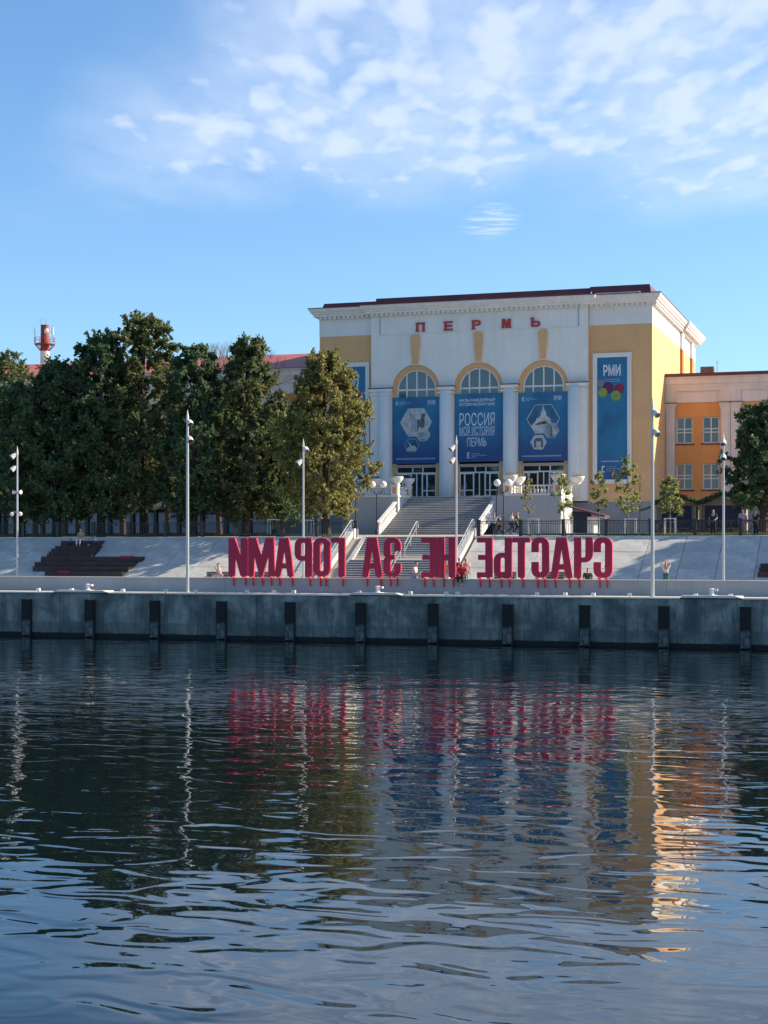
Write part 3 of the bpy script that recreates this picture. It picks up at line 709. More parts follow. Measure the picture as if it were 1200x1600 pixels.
# roof
rz = Z_TOP
Bag().box(HU0 - .84, HU1 + .84, V_F - .84, HV1 + .84, rz + .003, rz + .07).part('roof_edge', ROOF, hall)
Bag().box(CU0 - .84, CU1 + .84, V_C - .86, V_F, rz + .004, rz + .075).part('roof_edge', ROOF, hall)
xa = PU(587, V_F + .5)
Bag().hexa([(HU0 + .1, V_F + .3, rz + .06), (xa, V_F + .3, rz + .06), (xa, V_F + 14, rz + .06), (HU0 + .1, V_F + 14, rz + .06)], [(HU0 + .2, V_F + .6, rz + .62), (xa, V_F + .6, rz + .62), (xa, V_F + 14, rz + .8), (HU0 + .2, V_F + 14, rz + .8)]).part('roof', ROOF, hall)
Bag().hexa([(xa + .01, V_F + .3, rz + .06), (CU1, V_F + .3, rz + .06), (CU1, V_F + 14, rz + .06), (xa + .01, V_F + 14, rz + .06)], [(xa + .01, V_F + .6, rz + .85), (CU1, V_F + .6, rz + .85), (CU1, V_F + 14, rz + 1), (xa + .01, V_F + 14, rz + 1)]).part('roof', ROOF, hall)
Bag().hexa([(CU1 + .01, V_F + .3, rz + .06), (HU1 - .1, V_F + .3, rz + .06), (HU1 - .1, HV1 - 1, rz + .06), (CU1 + .01, HV1 - 1, rz + .06)], [(CU1 + .01, V_F + .6, rz + .95), (HU1 - .3, V_F + .6, rz + .95), (HU1 - .3, V_F + 6, rz + .95), (CU1 + .01, V_F + 6, rz + .95)]).part('roof', ROOF, hall)
Bag().box(PU(718, V_F), PU(1000, V_F), V_F - .1, V_F + .28, rz + .08, rz + .28).part('snow_guard', PINKISH, hall)
for x in range(40):
    pass
# downpipe
g = Bag(); g.tube([(CU1 + .35, V_F - .72, Z_TOP + .3), (CU1 + .30, V_F - .75, Z_COR + .6), (CU1 + .15, V_F - .12, Z_COR - .1), (CU1 + .15, V_F - .10, Z_FR)], .05, 6); g.part('downpipe', TRIM, hall)

# ------------------------------------------------------------------ glyphs
def glyph(ch, w, h, s, b):
    r = min(w * .42, s * 1.15); q = max(.02, r - s * .6)
    if ch == 'И': return [[[(0, 0), (s * 1.02, 0), (w - s, h * .55), (w - s, 0), (w, 0), (w, h), (w - s * 1.02, h), (s, h * .45), (s, h), (0, h)]]]
    if ch == 'М': return [[[(0, 0), (s * .85, 0), (s * .85, h * .60), (w / 2 - s * .25, 0), (w / 2 + s * .25, 0), (w - s * .85, h * .60), (w - s * .85, 0), (w, 0), (w, h), (w - s * 1.3, h), (w / 2, h * .50), (s * 1.3, h), (0, h)]]]
    if ch == 'А': return [[[(0, 0), (s * .95, 0), (w * .5 - s * .40, h * .20), (w * .5 + s * .40, h * .20), (w - s * .95, 0), (w, 0), (w * .5 + s * .72, h), (w * .5 - s * .72, h)], [(w * .5 - s * .30, h * .34), (w * .5 + s * .30, h * .34), (w * .5 + s*.04, h * .70), (w * .5 - s*.04, h * .70)]]]
    if ch == 'Р': return [[[(0, 0), (s, 0), (s, h * .40)] + arc(w - r, h * .40 + r, r, -90, 0, 6) + arc(w - r, h - r, r, 0, 90, 6) + [(0, h)], rrect(s, w - s * .95, h * .40 + b, h - b, q * .4, 3)]]
    if ch == 'Ь': return [[[(0, 0)] + arc(w - r, r, r, -90, 0, 6) + arc(w - r, h * .62 - r, r, 0, 90, 6) + [(s, h * .62), (s, h), (0, h)], rrect(s, w - s * .95, b, h * .62 - b, q * .4, 3)]]
    if ch == 'О': return [[rrect(0, w, 0, h, r), rrect(s, w - s, b, h - b, q * .7, 4)]]
    if ch == 'Г': return [[[(0, 0), (s, 0), (s, h - b), (w, h - b), (w, h), (0, h)]]]
    if ch == 'П': return [[[(0, 0), (s, 0), (s, h - b), (w - s, h - b), (w - s, 0), (w, 0), (w, h), (0, h)]]]
    if ch == 'Т': return [[[(w / 2 - s / 2, 0), (w / 2 + s / 2, 0), (w / 2 + s / 2, h - b), (w, h - b), (w, h), (0, h), (0, h - b), (w / 2 - s / 2, h - b)]]]
    if ch == 'Н': return [[[(0, 0), (s, 0), (s, h * .43), (w - s, h * .43), (w - s, 0), (w, 0), (w, h), (w - s, h), (w - s, h * .57), (s, h * .57), (s, h), (0, h)]]]
    if ch == 'Е': return [[[(0, 0), (w, 0), (w, b), (s, b), (s, h * .5 - b / 2), (w * .92, h * .5 - b / 2), (w * .92, h * .5 + b / 2), (s, h * .5 + b / 2), (s, h - b), (w, h - b), (w, h), (0, h)]]]
    if ch == 'С': return [[arc(r, h - r, r, 90, 180, 6) + arc(r, r, r, 180, 270, 6) + arc(w - r, r, r, -90, 0, 6) + [(w, h * .39), (w - s, h * .39)] + [(w - s, b + q * .5), (w - s - q * .5, b), (s + q * .5, b), (s, b + q * .5), (s, h - b - q * .5), (s + q * .5, h - b), (w - s - q * .5, h - b), (w - s, h - b - q * .5)] + [(w - s, h * .63), (w, h * .63)] + arc(w - r, h - r, r, 0, 90, 6)]]
    if ch == 'Ч': return [[[(w - s, 0), (w, 0), (w, h), (w - s, h), (w - s, h * .38 + b), (s + .05, h * .38 + b), (s, h * .38 + b + .06), (s, h), (0, h)] + arc(r, h * .38 + r, r, 180, 270, 6) + [(w - s, h * .38)]]]
    if ch == 'З':
        t = w * .35
        return [[arc(r, r, r, 180, 270, 6) + arc(w - r, r, r, -90, 0, 6) + [(w, h * .5 - .12 * w), (w * .90, h * .5), (w, h * .5 + .12 * w)] + arc(w - r, h - r, r, 0, 90, 6) + arc(r, h - r, r, 90, 180, 6) +
                 [(0, h * .66), (s, h * .66), (s, h - b), (w - s, h - b), (w - s, h * .5 + b * .5), (t, h * .5 + b * .5), (t, h * .5 - b * .5), (w - s, h * .5 - b * .5), (w - s, b), (s, b), (s, h * .34), (0, h * .34)]]]
# red name on the frieze
for ch, x0, x1 in (('П', 650, 664.5), ('Е', 694, 708.5), ('Р', 737.5, 752), ('М', 784, 799), ('Ь', 829.5, 844.5)):
    a, b2 = PU(x0, V_C), PU(x1, V_C); w = b2 - a; h = .78; z0 = NZ0 + .12
    g = Bag()
    for poly in glyph(ch, w * (.92 if ch != 'Ь' else .95), h, w * .24, .14):
        g.plate([[(a + w * .04 + p[0], z0 + p[1]) for p in l] for l in poly], V_C - .12, V_C - .02)
    if ch in 'ПМ':
        for xs in (a + w * .14, b2 - w * .18):
            g.box(xs - w * .19, xs + w * .19, V_C - .125, V_C - .02, z0 - .003, z0 + .075)
        g.box(a - w * .04, b2 - w*.0, V_C - .125, V_C - .02, z0 + h - .08, z0 + h + .003) if ch == 'П' else None
    if ch in 'РЕ': g.box(a - w * .05, a + w * .40, V_C - .125, V_C - .02, z0 - .003, z0 + .08)
    if ch in 'РЬЕ': g.box(a - w * .06, a + w * .36, V_C - .125, V_C - .02, z0 + h - .08, z0 + h + .003)
    g.part('name_letter', REDL, hall, label='red raised Cyrillic letter ' + ch + ' on the white frieze')
# ------------------------------------------------------------------ banners
BLUE = bpy.data.materials.new('blue_banner_print'); BLUE.use_nodes = True
nt = BLUE.node_tree; b = nt.nodes['Principled BSDF']; b.inputs['Roughness'].default_value = 0.45
tc = nd(nt, 'ShaderNodeTexCoord'); sp = nd(nt, 'ShaderNodeSeparateXYZ'); lk(nt, tc.outputs['Object'], sp.inputs[0])
n1 = maprange(nt, noise(nt, tc.outputs['Object'], 0.28, 3, 0.5, 0.4), 0.3, 0.7)
# faint rectangles of the print
bk = nd(nt, 'ShaderNodeTexBrick'); mp = nd(nt, 'ShaderNodeMapping'); mp.inputs['Rotation'].default_value = (math.pi / 2, 0, 0); mp.inputs['Scale'].default_value = (1, 1, 1)
lk(nt, tc.outputs['Object'], mp.inputs[0]); lk(nt, mp.outputs[0], bk.inputs['Vector'])
bk.inputs['Scale'].default_value = 0.42; bk.inputs['Mortar Size'].default_value = 0.012; bk.inputs['Bias'].default_value = 0
bk.inputs['Color1'].default_value = (0, 0, 0, 1); bk.inputs['Color2'].default_value = (0.6, 0.6, 0.6, 1); bk.inputs['Mortar'].default_value = (1, 1, 1, 1)
c = mixc(nt, n1, (0.012, 0.095, 0.23), (0.010, 0.19, 0.36))
c = mixc(nt, mth(nt, 'MULTIPLY', bk.outputs['Color'], 0.22), c, (0.02, 0.22, 0.40))
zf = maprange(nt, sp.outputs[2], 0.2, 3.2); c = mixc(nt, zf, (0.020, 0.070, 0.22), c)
lk(nt, c, b.inputs['Base Color'])
PRINT = mat('white_print', (0.62, 0.68, 0.72), 0.5)
PRINTG = mat('grey_photo_print', (0.34, 0.37, 0.40), 0.5, 0.45, 1.6)
PRINTL = mat('pale_photo_print', (0.48, 0.50, 0.50), 0.5, 0.3, 2.2)
PRINTD = mat('dark_photo_print', (0.10, 0.14, 0.17), 0.5, 0.4, 2.0)
SKYP = mat('blue_photo_print', (0.03, 0.13, 0.25), 0.5, 0.4, 0.8)
bpy.context.view_layer.update()
def text_part(body, u0, u1, z0, z1, v, parent, m=None, bold=0.0, name='lettering'):
    cu = bpy.data.curves.new('t', 'FONT'); cu.body = body; cu.size = 1; cu.offset = bold; cu.resolution_u = 3
    ob = bpy.data.objects.new('t', cu); COL.objects.link(ob); dg = bpy.context.evaluated_depsgraph_get(); dg.update()
    me = bpy.data.meshes.new_from_object(ob.evaluated_get(dg)); n = len(me.vertices)
    bpy.data.objects.remove(ob); bpy.data.curves.remove(cu)
    if n == 0: return
    co = np.zeros(n * 3, dtype=np.float32); me.vertices.foreach_get('co', co); co = co.reshape(-1, 3)
    lo, hi = co[:, :2].min(0), co[:, :2].max(0)
    o = parent['_o']; out = np.zeros_like(co)
    out[:, 0] = u0 + (co[:, 0] - lo[0]) / (hi[0] - lo[0]) * (u1 - u0) - o[0]
    out[:, 1] = v - o[1]
    out[:, 2] = z0 + (co[:, 1] - lo[1]) / (hi[1] - lo[1]) * (z1 - z0) - o[2]
    me.vertices.foreach_set('co', out.ravel()); me.name = name; me.materials.clear(); me.materials.append(m or PRINT); me.update()
    w = bpy.data.objects.new(name, me); COL.objects.link(w); w.parent = parent; return w
def hexagon(cx, cz, r): return [(cx + r * math.cos(math.radians(60 * k)), cz + r * .98 * math.sin(math.radians(60 * k))) for k in range(6)]
def hex_picture(parent, cx, cz, r, v, fill, silh=(), rim=PRINTL):
    pic = Bag().plate([hexagon(cx, cz, r)], v - .012, v - .006).part('picture', fill, parent)
    Bag().plate([hexagon(cx, cz, r), hexagon(cx, cz, r * .955)], v - .02, v - .0121).part('picture_border', rim, pic)
    for poly, mm in silh:
        Bag().plate([[(cx + p[0] * r, cz + p[1] * r) for p in poly]], v - .018 - .001 * len(mm.name) * .1, v - .0125).part('picture_shape', mm, pic)
def emblem(parent, x0, y0, x1, y1, V, v):
    (a, zt), (b2, zb) = P(x0, y0, V), P(x1, y1, V)
    w = b2 - a; h = zt - zb; g = Bag()
    g.plate([[(a, zb), (a + w, zb), (a + w, zb + h * .18), (a + w * .35, zb + h * .18), (a + w * .35, zb + h * .42), (a + w * .9, zb + h * .42), (a + w * .9, zb + h * .56), (a + w * .35, zb + h * .56), (a + w * .35, zb + h * .82), (a + w, zb + h * .82), (a + w, zt), (a, zt)]], v - .015, v - .006)
    g.part('emblem', PRINT, parent)
def tpx(body, x0, y0, x1, y1, V, v, parent, m=None, bold=0.0):
    (a, zt), (b2, zb) = P(x0, y0, V), P(x1, y1, V); text_part(body, a, b2, zb, zt, v, parent, m, bold)
VB = V_C + .10
BANX = [(612, 688, 620, 725), (709, 786, 614, 722), (809, 888, 612, 721)]
labs = ['blue banner in the left arch with one large and two small hexagon pictures',
        'blue banner in the middle arch lettered РОССИЯ МОЯ ИСТОРИЯ ПЕРМЬ',
        'blue banner in the right arch, printed with a white spired monument in a hexagon']
for k, (x0, x1, y0, y1) in enumerate(BANX):
    c, r = ARCH[k]; zt, zb = PZ((x0 + x1) / 2, y0 + .5, VB), PZ((x0 + x1) / 2, y1 - .5, VB)
    bn_ = root('banner', (c, VB, zb), label=labs[k], cat='banner', group='blue banners in the arches')
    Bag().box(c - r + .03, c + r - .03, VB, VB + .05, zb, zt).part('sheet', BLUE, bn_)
    fx = VB - .004
    S = lambda x, y: P(x, y, VB)
    dx = c - P((x0 + x1) / 2, 700, VB)[0]
    if k == 1:
        tpx('МУЛЬТИМЕДИЙНЫЙ', 718, 622.5, 773.5, 627.5, VB, fx, bn_, bold=.02)
        tpx('ИСТОРИЧЕСКИЙ ПАРК', 718, 629, 773.5, 633.2, VB, fx, bn_, bold=.02)
        tpx('РОССИЯ', 718, 645.5, 773, 664.5, VB, fx, bn_, bold=.0)
        tpx('МОЯ ИСТОРИЯ', 718, 667, 773, 678.5, VB, fx, bn_, bold=.0)
        a, z = P(717, 680.5, VB); a2, _ = P(772, 680.5, VB); Bag().box(a, a2, fx - .004, fx, z - .02, z + .02).part('rule', PRINT, bn_)
        tpx('ПЕРМЬ', 730, 684, 760, 697, VB, fx, bn_, bold=.0)
        emblem(bn_, 730, 707, 734, 716, VB, VB)
        for j, wd in enumerate((13, 24, 7)): tpx(('ИСТОРИЧЕСКИЙ', 'ПАРК МУЛЬТИМЕДИЙНЫЙ', 'ПЕРМЬ')[j], 736.5, 708 + j * 2.7, 736.5 + wd, 709.6 + j * 2.7, VB, fx, bn_)
    else:
        bx = x0
        tpx('РМИ', bx + 56.5 + (0 if k == 0 else 0), 625 if k == 0 else 618, bx + 68, 632.5 if k == 0 else 625.5, VB, fx, bn_, bold=.01)
        emblem(bn_, bx + 7, 627.5 if k == 0 else 620.5, bx + 10, 633.5 if k == 0 else 626.8, VB, VB)
        for j in range(3):
            yy = (627.6 if k == 0 else 621) + j * 2.0; tpx(('ИСТОРИЧЕСКИЙ', 'ПАРК МУЛЬТИМЕДИЙНЫЙ', 'ПЕРМЬ')[j], bx + 12, yy, bx + (22, 30, 18)[j], yy + 1.3, VB, fx, bn_)
        tpx('МУЛЬТИМЕДИЙНЫЙ ИСТОРИЧЕСКИЙ ПАРК', bx + 7, 715.5 if k == 0 else 711.2, bx + 68, 718 if k == 0 else 713.6, VB, fx, bn_, bold=.015)
        cx, cz = S(650, 660) if k == 0 else S(849, 654.5); rr_ = abs(S(675, 660)[0] - S(650, 660)[0])
        if k == 0:
            fig = [(-.36, -.62), (-.28, -.1), (-.34, .2), (-.42, .55), (-.50, .82), (-.36, .84), (-.30, .5), (-.18, .42), (-.12, .52), (-.05, .45), (-.08, .3), (.02, .1), (-.02, -.55), (-.12, -.55), (-.16, -.2), (-.22, -.55)]
            fig2 = [(.05, -.6), (.1, -.1), (.06, .12), (.14, .22), (.24, .1), (.34, .3), (.32, .45), (.50, .55), (.60, .42), (.52, .3), (.56, 0), (.5, -.3), (.3, -.4), (.22, -.2)]
            hex_picture(bn_, cx, cz, rr_, VB, PRINTL, ((fig, PRINTG), (fig2, PRINTD)))
            c2 = S(661, 679); hex_picture(bn_, c2[0], c2[1], rr_ * .47, VB - .015, PRINTL, (([(-.6, -.4), (-.6, .2), (-.2, .25), (0, .4), (.2, .25), (.6, .2), (.6, -.4)], PRINTG), ([(-.3, -.75), (-.3, -.6), (.3, -.6), (.3, -.75)], PRINTD)))
            c3 = S(643.5, 696); hex_picture(bn_, c3[0], c3[1], rr_ * .47, VB, SKYP, (([(-.7, -.7), (-.5, -.2), (-.2, -.3), (-.45, .5), (0, -.1), (.3, 0), (.6, -.3), (.6, -.7)], PRINTL),))
        else:
            mon = [(-.75, -.42), (-.42, -.05), (-.45, -.0), (-.18, .18), (-.14, .48), (-.08, .48), (0, .82), (.08, .48), (.14, .48), (.18, .18), (.45, .0), (.42, -.05), (.5, -.2), (.4, -.8), (-.45, -.85)]
            hex_picture(bn_, cx, cz, rr_, VB, SKYP, ((mon, PRINTL), ([(-.5, -.35), (-.3, -.18), (.1, -.12), (.3, -.25), (.2, -.3), (-.3, -.35)], PRINTD)))
            c2 = S(861, 672.5); hex_picture(bn_, c2[0], c2[1], rr_ * .50, VB - .015, PRINTG, (([(-.15, -.8), (-.08, .5), (.1, .6), (.2, -.8)], PRINTD), ([(.25, -.6), (.3, .2), (.6, .1), (.7, -.3)], PRINTL)))
            c3 = S(841.5, 691); hex_picture(bn_, c3[0], c3[1], rr_ * .50, VB, PRINTL, (([(-.55, -.6), (-.55, .3), (-.3, .5), (.3, .5), (.55, .3), (.55, -.6), (.3, -.6), (.3, .1), (-.25, .1), (-.3, -.6)], PRINTD),))
def side_banner(x0, x1, y0, y1, label, full):
    V = V_F - .02
    u0, u1 = PU(x0, V), PU(x1, V); xm = (x0 + x1) / 2; z0, z1 = PZ(xm, y1, V), PZ(xm, y0, V)
    r = root('banner', ((u0 + u1) / 2, V, z0), label=label, cat='banner', group='tall side banners')
    f = .36
    Bag().plate([rect(u0, u1, z0, z1), rect(u0 + .14, u1 - .14, z0 + .14, z1 - .14)], V - .14, V).part('outer_frame', TRIM, r)
    Bag().plate([rect(u0 + .14, u1 - .14, z0 + .14, z1 - .14), rect(u0 + f, u1 - f, z0 + f, z1 - f)], V - .09, V).part('inner_frame', WHITE, r)
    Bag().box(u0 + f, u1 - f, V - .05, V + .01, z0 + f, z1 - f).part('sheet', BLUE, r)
    w = u1 - u0; fx = V - .056
    def tx(body, a, b2, c_, d, bold=0): text_part(body, u0 + w * a, u0 + w * b2, z0 + (z1 - z0) * c_, z0 + (z1 - z0) * d, fx, r, bold=bold)
    tx('РМИ', .27, .72, .825, .91, .03)
    tx('МУЛЬТИМЕДИЙНЫЙ', .27, .70, .795, .802); tx('ИСТОРИЧЕСКИЙ ПАРК', .27, .70, .780, .788)
    tx('myhistorypark.ru', .22, .76, .165, .180, .01)
    tx('ИСТОРИЧЕСКИЙ', .35, .60, .128, .134); tx('ПАРК МУЛЬТИМЕДИЙНЫЙ', .35, .72, .113, .119); tx('ПЕРМЬ', .35, .48, .098, .104)
    g = Bag(); a, zt = u0 + w * .23, z0 + (z1 - z0) * .138; hh = .55
    g.plate([[(a, zt - hh), (a + .25, zt - hh), (a + .25, zt - hh + .1), (a + .1, zt - hh + .1), (a + .1, zt - .1), (a + .25, zt - .1), (a + .25, zt), (a, zt)]], V - .06, V - .05); g.part('emblem', PRINT, r)
    for j, (bx, by, br, cc) in enumerate(((.39, .735, .15, (0.10, 0.02, 0.08)), (.68, .725, .13, (0.22, 0.02, 0.05)), (.26, .700, .115, (0.26, 0.30, 0.05)), (.60, .672, .125, (0.26, 0.36, 0.08)), (.20, .77, .09, (0.25, 0.22, 0.35)))):
        g = Bag(); R_ = br * w; vv = V - .060 - .004 * j
        g.plate([arc(u0 + w * bx, z0 + (z1 - z0) * by, R_, 0, 345, 23, R_ * 1.05)], vv, V - .052)
        g.part('balloon_print', mat('balloon_print_%s' % 'purple red yellow green lilac'.split()[j], cc, 0.5, 0.25, 1.0), r)
side_banner(926.5, 987, 551.5, 756, 'tall blue banner in a white frame on the right ochre panel, with printed balloons', True)
dxb = (987 - 926.5)
side_banner(578 - 60, 577.5, 567, 764, 'tall blue banner on the left ochre panel, half behind the yellowing tree', False)

# ------------------------------------------------------------------ side wings
WIN_ME = {}
GLASS_B = mat('window_glass_clear', (0.07, 0.11, 0.14), 0.1, 0.3, 1.5, spec=0.9); CURT = mat('curtained_glass', (0.32, 0.22, 0.15), 0.25, 0.35, 2.0, spec=0.7)  # last one: a tan reflection painted into the pane colour
def window(parent, u0, u1, z0, z1, v):
    w, h = u1 - u0, z1 - z0
    k = (round(w, 2), round(h, 2))
    if k not in WIN_ME:
        g = Bag()
        for x in (0, w * .5 - .05, w - .1): g.box(x, x + .1, 0, .12, 0, h)
        for z in (0, h * .40, h * .53, h - .1): g.box(.1, w - .1, .005, .115, z, z + .09)
        WIN_ME[k] = g
        WIN_ME[k] = (g.mesh('window', FRAME), [])
        xs = [(.1, w * .5 - .05), (w * .5 + .05, w - .1)]; zs = [(.09, h * .40), (h * .40 + .09, h * .53), (h * .53 + .09, h - .1)]
        for a in xs:
            for b2 in zs:
                q = Bag(); q.box(0, a[1] - a[0], .06, .075, 0, b2[1] - b2[0]); WIN_ME[k][1].append(([q.mesh('pane', mm) for mm in (GLASS, GLASS, GLASS_B, CURT)], (a[0], 0, b2[0])))
    me, panes = WIN_ME[k]
    o = bpy.data.objects.new('window', me); COL.objects.link(o); o.parent = parent; o.location = (u0 - parent['_o'][0], v - parent['_o'][1], z0 - parent['_o'][2])
    cur = rnd.random() < .5
    for j, (pms, loc) in enumerate(panes):
        p = bpy.data.objects.new('pane', pms[3] if cur and j < 3 and rnd.random() < .7 else rnd.choice(pms[:3])); COL.objects.link(p); p.parent = o; p.location = loc
    sill = Bag().box(-.15, w + .15, -.22, .1, -.14, -.02)
    s = sill.part('sill', ROOF, parent, at=(u0, v, z0)); s.parent = o; s.location = (0, 0, 0)
def wing(name, ubays, V, ztop, rows, label, zp=8.9, zg=6.0):
    r = root(name, ((ubays[0][0] + ubays[-1][1]) / 2, V, zg), label=label, cat='building')
    ua, ub = ubays[0][0], ubays[-1][1]
    ze = ztop - 2.25       # bottom of the white entablature
    for (a, b2) in ubays:
        w = b2 - a; pw = .85
        holes = []; ws = []
        for (z0, z1) in rows:
            for t in (.29, .70):
                c = a + w * t; hw = .72; holes.append(rect(c - hw, c + hw, z0, z1)); ws.append((c - hw, c + hw, z0, z1))
        Bag().plate([rect(a + pw, b2 - pw, zp, ze)] + holes, V, V + .35).part('wall', ORANGE, r)
        for q in ws: window(r, *q, V + .16)
        for (x0, x1) in ((a, a + pw), (b2 - pw, b2)):
            Bag().box(x0 + .02, x1 - .02, V - .22, V + .35, zp, ze - .55).part('pilaster', PINKISH, r)
            Bag().box(x0 + .16, x1 - .16, V - .27, V - .22, zp + .3, ze - .9).part('pilaster_panel', PINKISH, r)
            Bag().ring(x0, x1, V - .2, V + .3, [(-.2, ze - .55), (.02, ze - .55), (.05, ze - .4), (.12, ze - .2), (.14, ze - .08), (-.2, ze - .08)]).part('capital', PINKISH, r)
            Bag().box(x0 - .15, x1 + .15, V - .36, V + .2, ze - .078, ze - .01).part('flashing', ROOF, r)
        Bag().box(a + .003, a + pw, V - .2, V + .35, ze, ztop - .95).box(b2 - pw, b2 - .003, V - .2, V + .35, ze, ztop - .95).box(a + pw, b2 - pw, V - .2, V + .35, ztop - 1.25, ztop - .95).box(a + pw, b2 - pw, V - .08, V + .35, ze, ztop - 1.25).part('frieze', PINKISH, r)
    Bag().ring(ua + .01, ub - .01, V, V + 14, [(-.4, ztop - .95), (.22, ztop - .95), (.26, ztop - .7), (.34, ztop - .62), (.36, ztop - .25), (.46, ztop - .1), (.5, ztop), (-.4, ztop)]).part('cornice', PINKISH, r)
    Bag().box(ua + .02, ub - .02, V - .05, V + 14, zg - .2, zp).part('plinth', PLINTH, r)
    Bag().box(ua + .3, ub - .3, V + .4, V + 14, zp, ztop - .3).part('core', PLINTH, r)
    return r
VW = V_F + 8.0
z_w = PZ(1045, 588, VW) - .12
bw = PU(1141.5, VW) - PU(1040, VW); ub0 = HU1 + .02
rows_w = [(PZ(1070, 765, VW), PZ(1070, 724.5, VW)), (PZ(1070, 693, VW), PZ(1070, 652, VW))]
rw_ = wing('side_wing', [(ub0 + bw * i, ub0 + bw * (i + 1)) for i in range(5)], VW, z_w, rows_w, 'lower orange wing with cream pilasters right of the tall hall')
Bag().box(ub0 - .0, ub0 + bw * 5 + .5, VW - .62, VW + 14.2, z_w + .003, z_w + .28).part('roof_edge', ROOF, rw_)
VL = V_F + 2.5
z_l = PZ(440, 577, VL)
ul1 = HU0 - .02
rows_l = rows_w + [(rows_w[1][1] + 1.3, rows_w[1][1] + 3.2)]
lw_ = wing('side_wing', [(ul1 - bw * (i + 1), ul1 - bw * i) for i in range(11)][::-1], VL, z_l, rows_l, 'long orange wing under a red sheet roof, mostly hidden behind the left trees')
zr = PZ(440, 554, VL + 9)
for i in range(22):
    a = ul1 - bw * 11 + bw * .5 * i
    Bag().hexa([(a + .01, VL - .45, z_l + .01), (a + bw * .5 - .01, VL - .45, z_l + .01), (a + bw * .5 - .01, VL + 9, z_l + .01), (a + .01, VL + 9, z_l + .01)],
               [(a + .01, VL - .45, z_l + .10), (a + bw * .5 - .01, VL - .45, z_l + .10), (a + bw * .5 - .01, VL + 9, zr), (a + .01, VL + 9, zr)]).part('roof_panel', ROOFL, lw_)
# street level of the left wing: pale panels between dark posts
vv = VL - 2.0
ar = root('arcade', (-45, vv, 6.0), label='low grey arcade with pale shutters behind the railing on the left', cat='arcade')
k = 0; u = HU0 - 4.5
while u > -78:
    Bag().box(u - 2.1, u - .25, vv, vv + .1, 6.4, 8.3).part('shutter', PLINTH, ar)
    Bag().box(u - .2, u + .1, vv - .15, vv + .2, 5.95, 8.6).part('post', IRON, ar); u -= 2.35
Bag().box(-80, HU0 - 4.3, vv - .6, VL, 8.6, 8.75).part('canopy', mat('brown_canopy', (0.10, 0.05, 0.05), .6), ar)
# roof box and mast on the right wing
u, z = P(1110, 584, VW + 6)
r = root('roof_vent', (u, VW + 6, z_w + .2), label='brown ventilation box with a thin mast on the right wing roof', cat='vent')
Bag().box(u - .85, u + .35, VW + 5.5, VW + 6.5, z_w + .2, PZ(1110, 573.5, VW + 6)).part('box', mat('brown_grey_box', (0.16, 0.12, 0.12), .7, .15, 2), r)
g = Bag(); g.tube([(u + .6, VW + 6, z_w), (u + .6, VW + 6, PZ(1110, 562, VW + 6))], .025, 5); g.tube([(u + .45, VW + 6, PZ(1110, 567, VW + 6)), (u + .75, VW + 6, PZ(1110, 567, VW + 6))], .015, 5); g.part('mast', GREYM, r)
# chimney with antennas
VC = 140.0; u, _ = P(70, 540, VC)
CHR = mat('red_chimney_paint', (0.26, 0.035, 0.03), .6, .2, 1); CHW = mat('white_chimney_paint', (0.62, 0.58, 0.54), .7, .2, 1)
r = root('chimney_stack', (u, VC, 6.0), label='red and white banded chimney carrying an antenna platform, far behind the trees', cat='chimney')
zt = lambda y: PZ(70, y, VC)
Bag().lathe((u, VC, 0), [(.85, 6), (.70, zt(549))], 16).part('white_band', CHW, r)
Bag().lathe((u, VC, 0), [(.702, zt(549)), (.66, zt(538))], 16).part('red_band', CHR, r)
Bag().lathe((u, VC, 0), [(.66, zt(538)), (.62, zt(509)), (.66, zt(509)), (.66, zt(508)), (.3, zt(508))], 16).part('red_shaft', CHR, r)
Bag().lathe((u, VC, 0), [(.7, zt(538.5)), (1.58, zt(538.5)), (1.58, zt(537.3)), (.7, zt(537.3))], 16).part('platform', CHR, r)
g = Bag()
for k in range(10):
    a = k * math.pi / 5; g.tube([(u + .7 * math.cos(a), VC + .7 * math.sin(a), zt(548)), (u + 1.5 * math.cos(a), VC + 1.5 * math.sin(a), zt(538.6))], .06, 4)
g.part('bracket', CHR, r)
g = Bag()
for k in range(12):
    a = k * math.pi / 6; x, y = 1.55 * math.cos(a), 1.55 * math.sin(a); g.tube([(u + x, VC + y, zt(537)), (u + x, VC + y, zt(528))], .03, 4)
for z in (zt(528), zt(532)): g.tube([(u + 1.55 * math.cos(a), VC + 1.55 * math.sin(a), z) for a in [k * math.pi / 6 for k in range(13)]], .03, 4)
g.part('guard_rail', CHR, r)
for dx, y0, y1 in ((-1.65, 509, 536), (-1.5, 514, 536), (1.55, 509, 536), (-.45, 497, 510), (.35, 499, 510)): Bag().tube([(u + dx, VC - .3, zt(y1)), (u + dx, VC - .3, zt(y0))], .035, 5).part('antenna', GREYM, r)
Bag().box(u + 1.55, u + 1.8, VC - .7, VC - .45, zt(524), zt(513)).part('panel_antenna', PLANTER, r)
Bag().ball((u + .85, VC - .9, zt(519)), .42, 12, 1).part('dish', PLANTER, r)

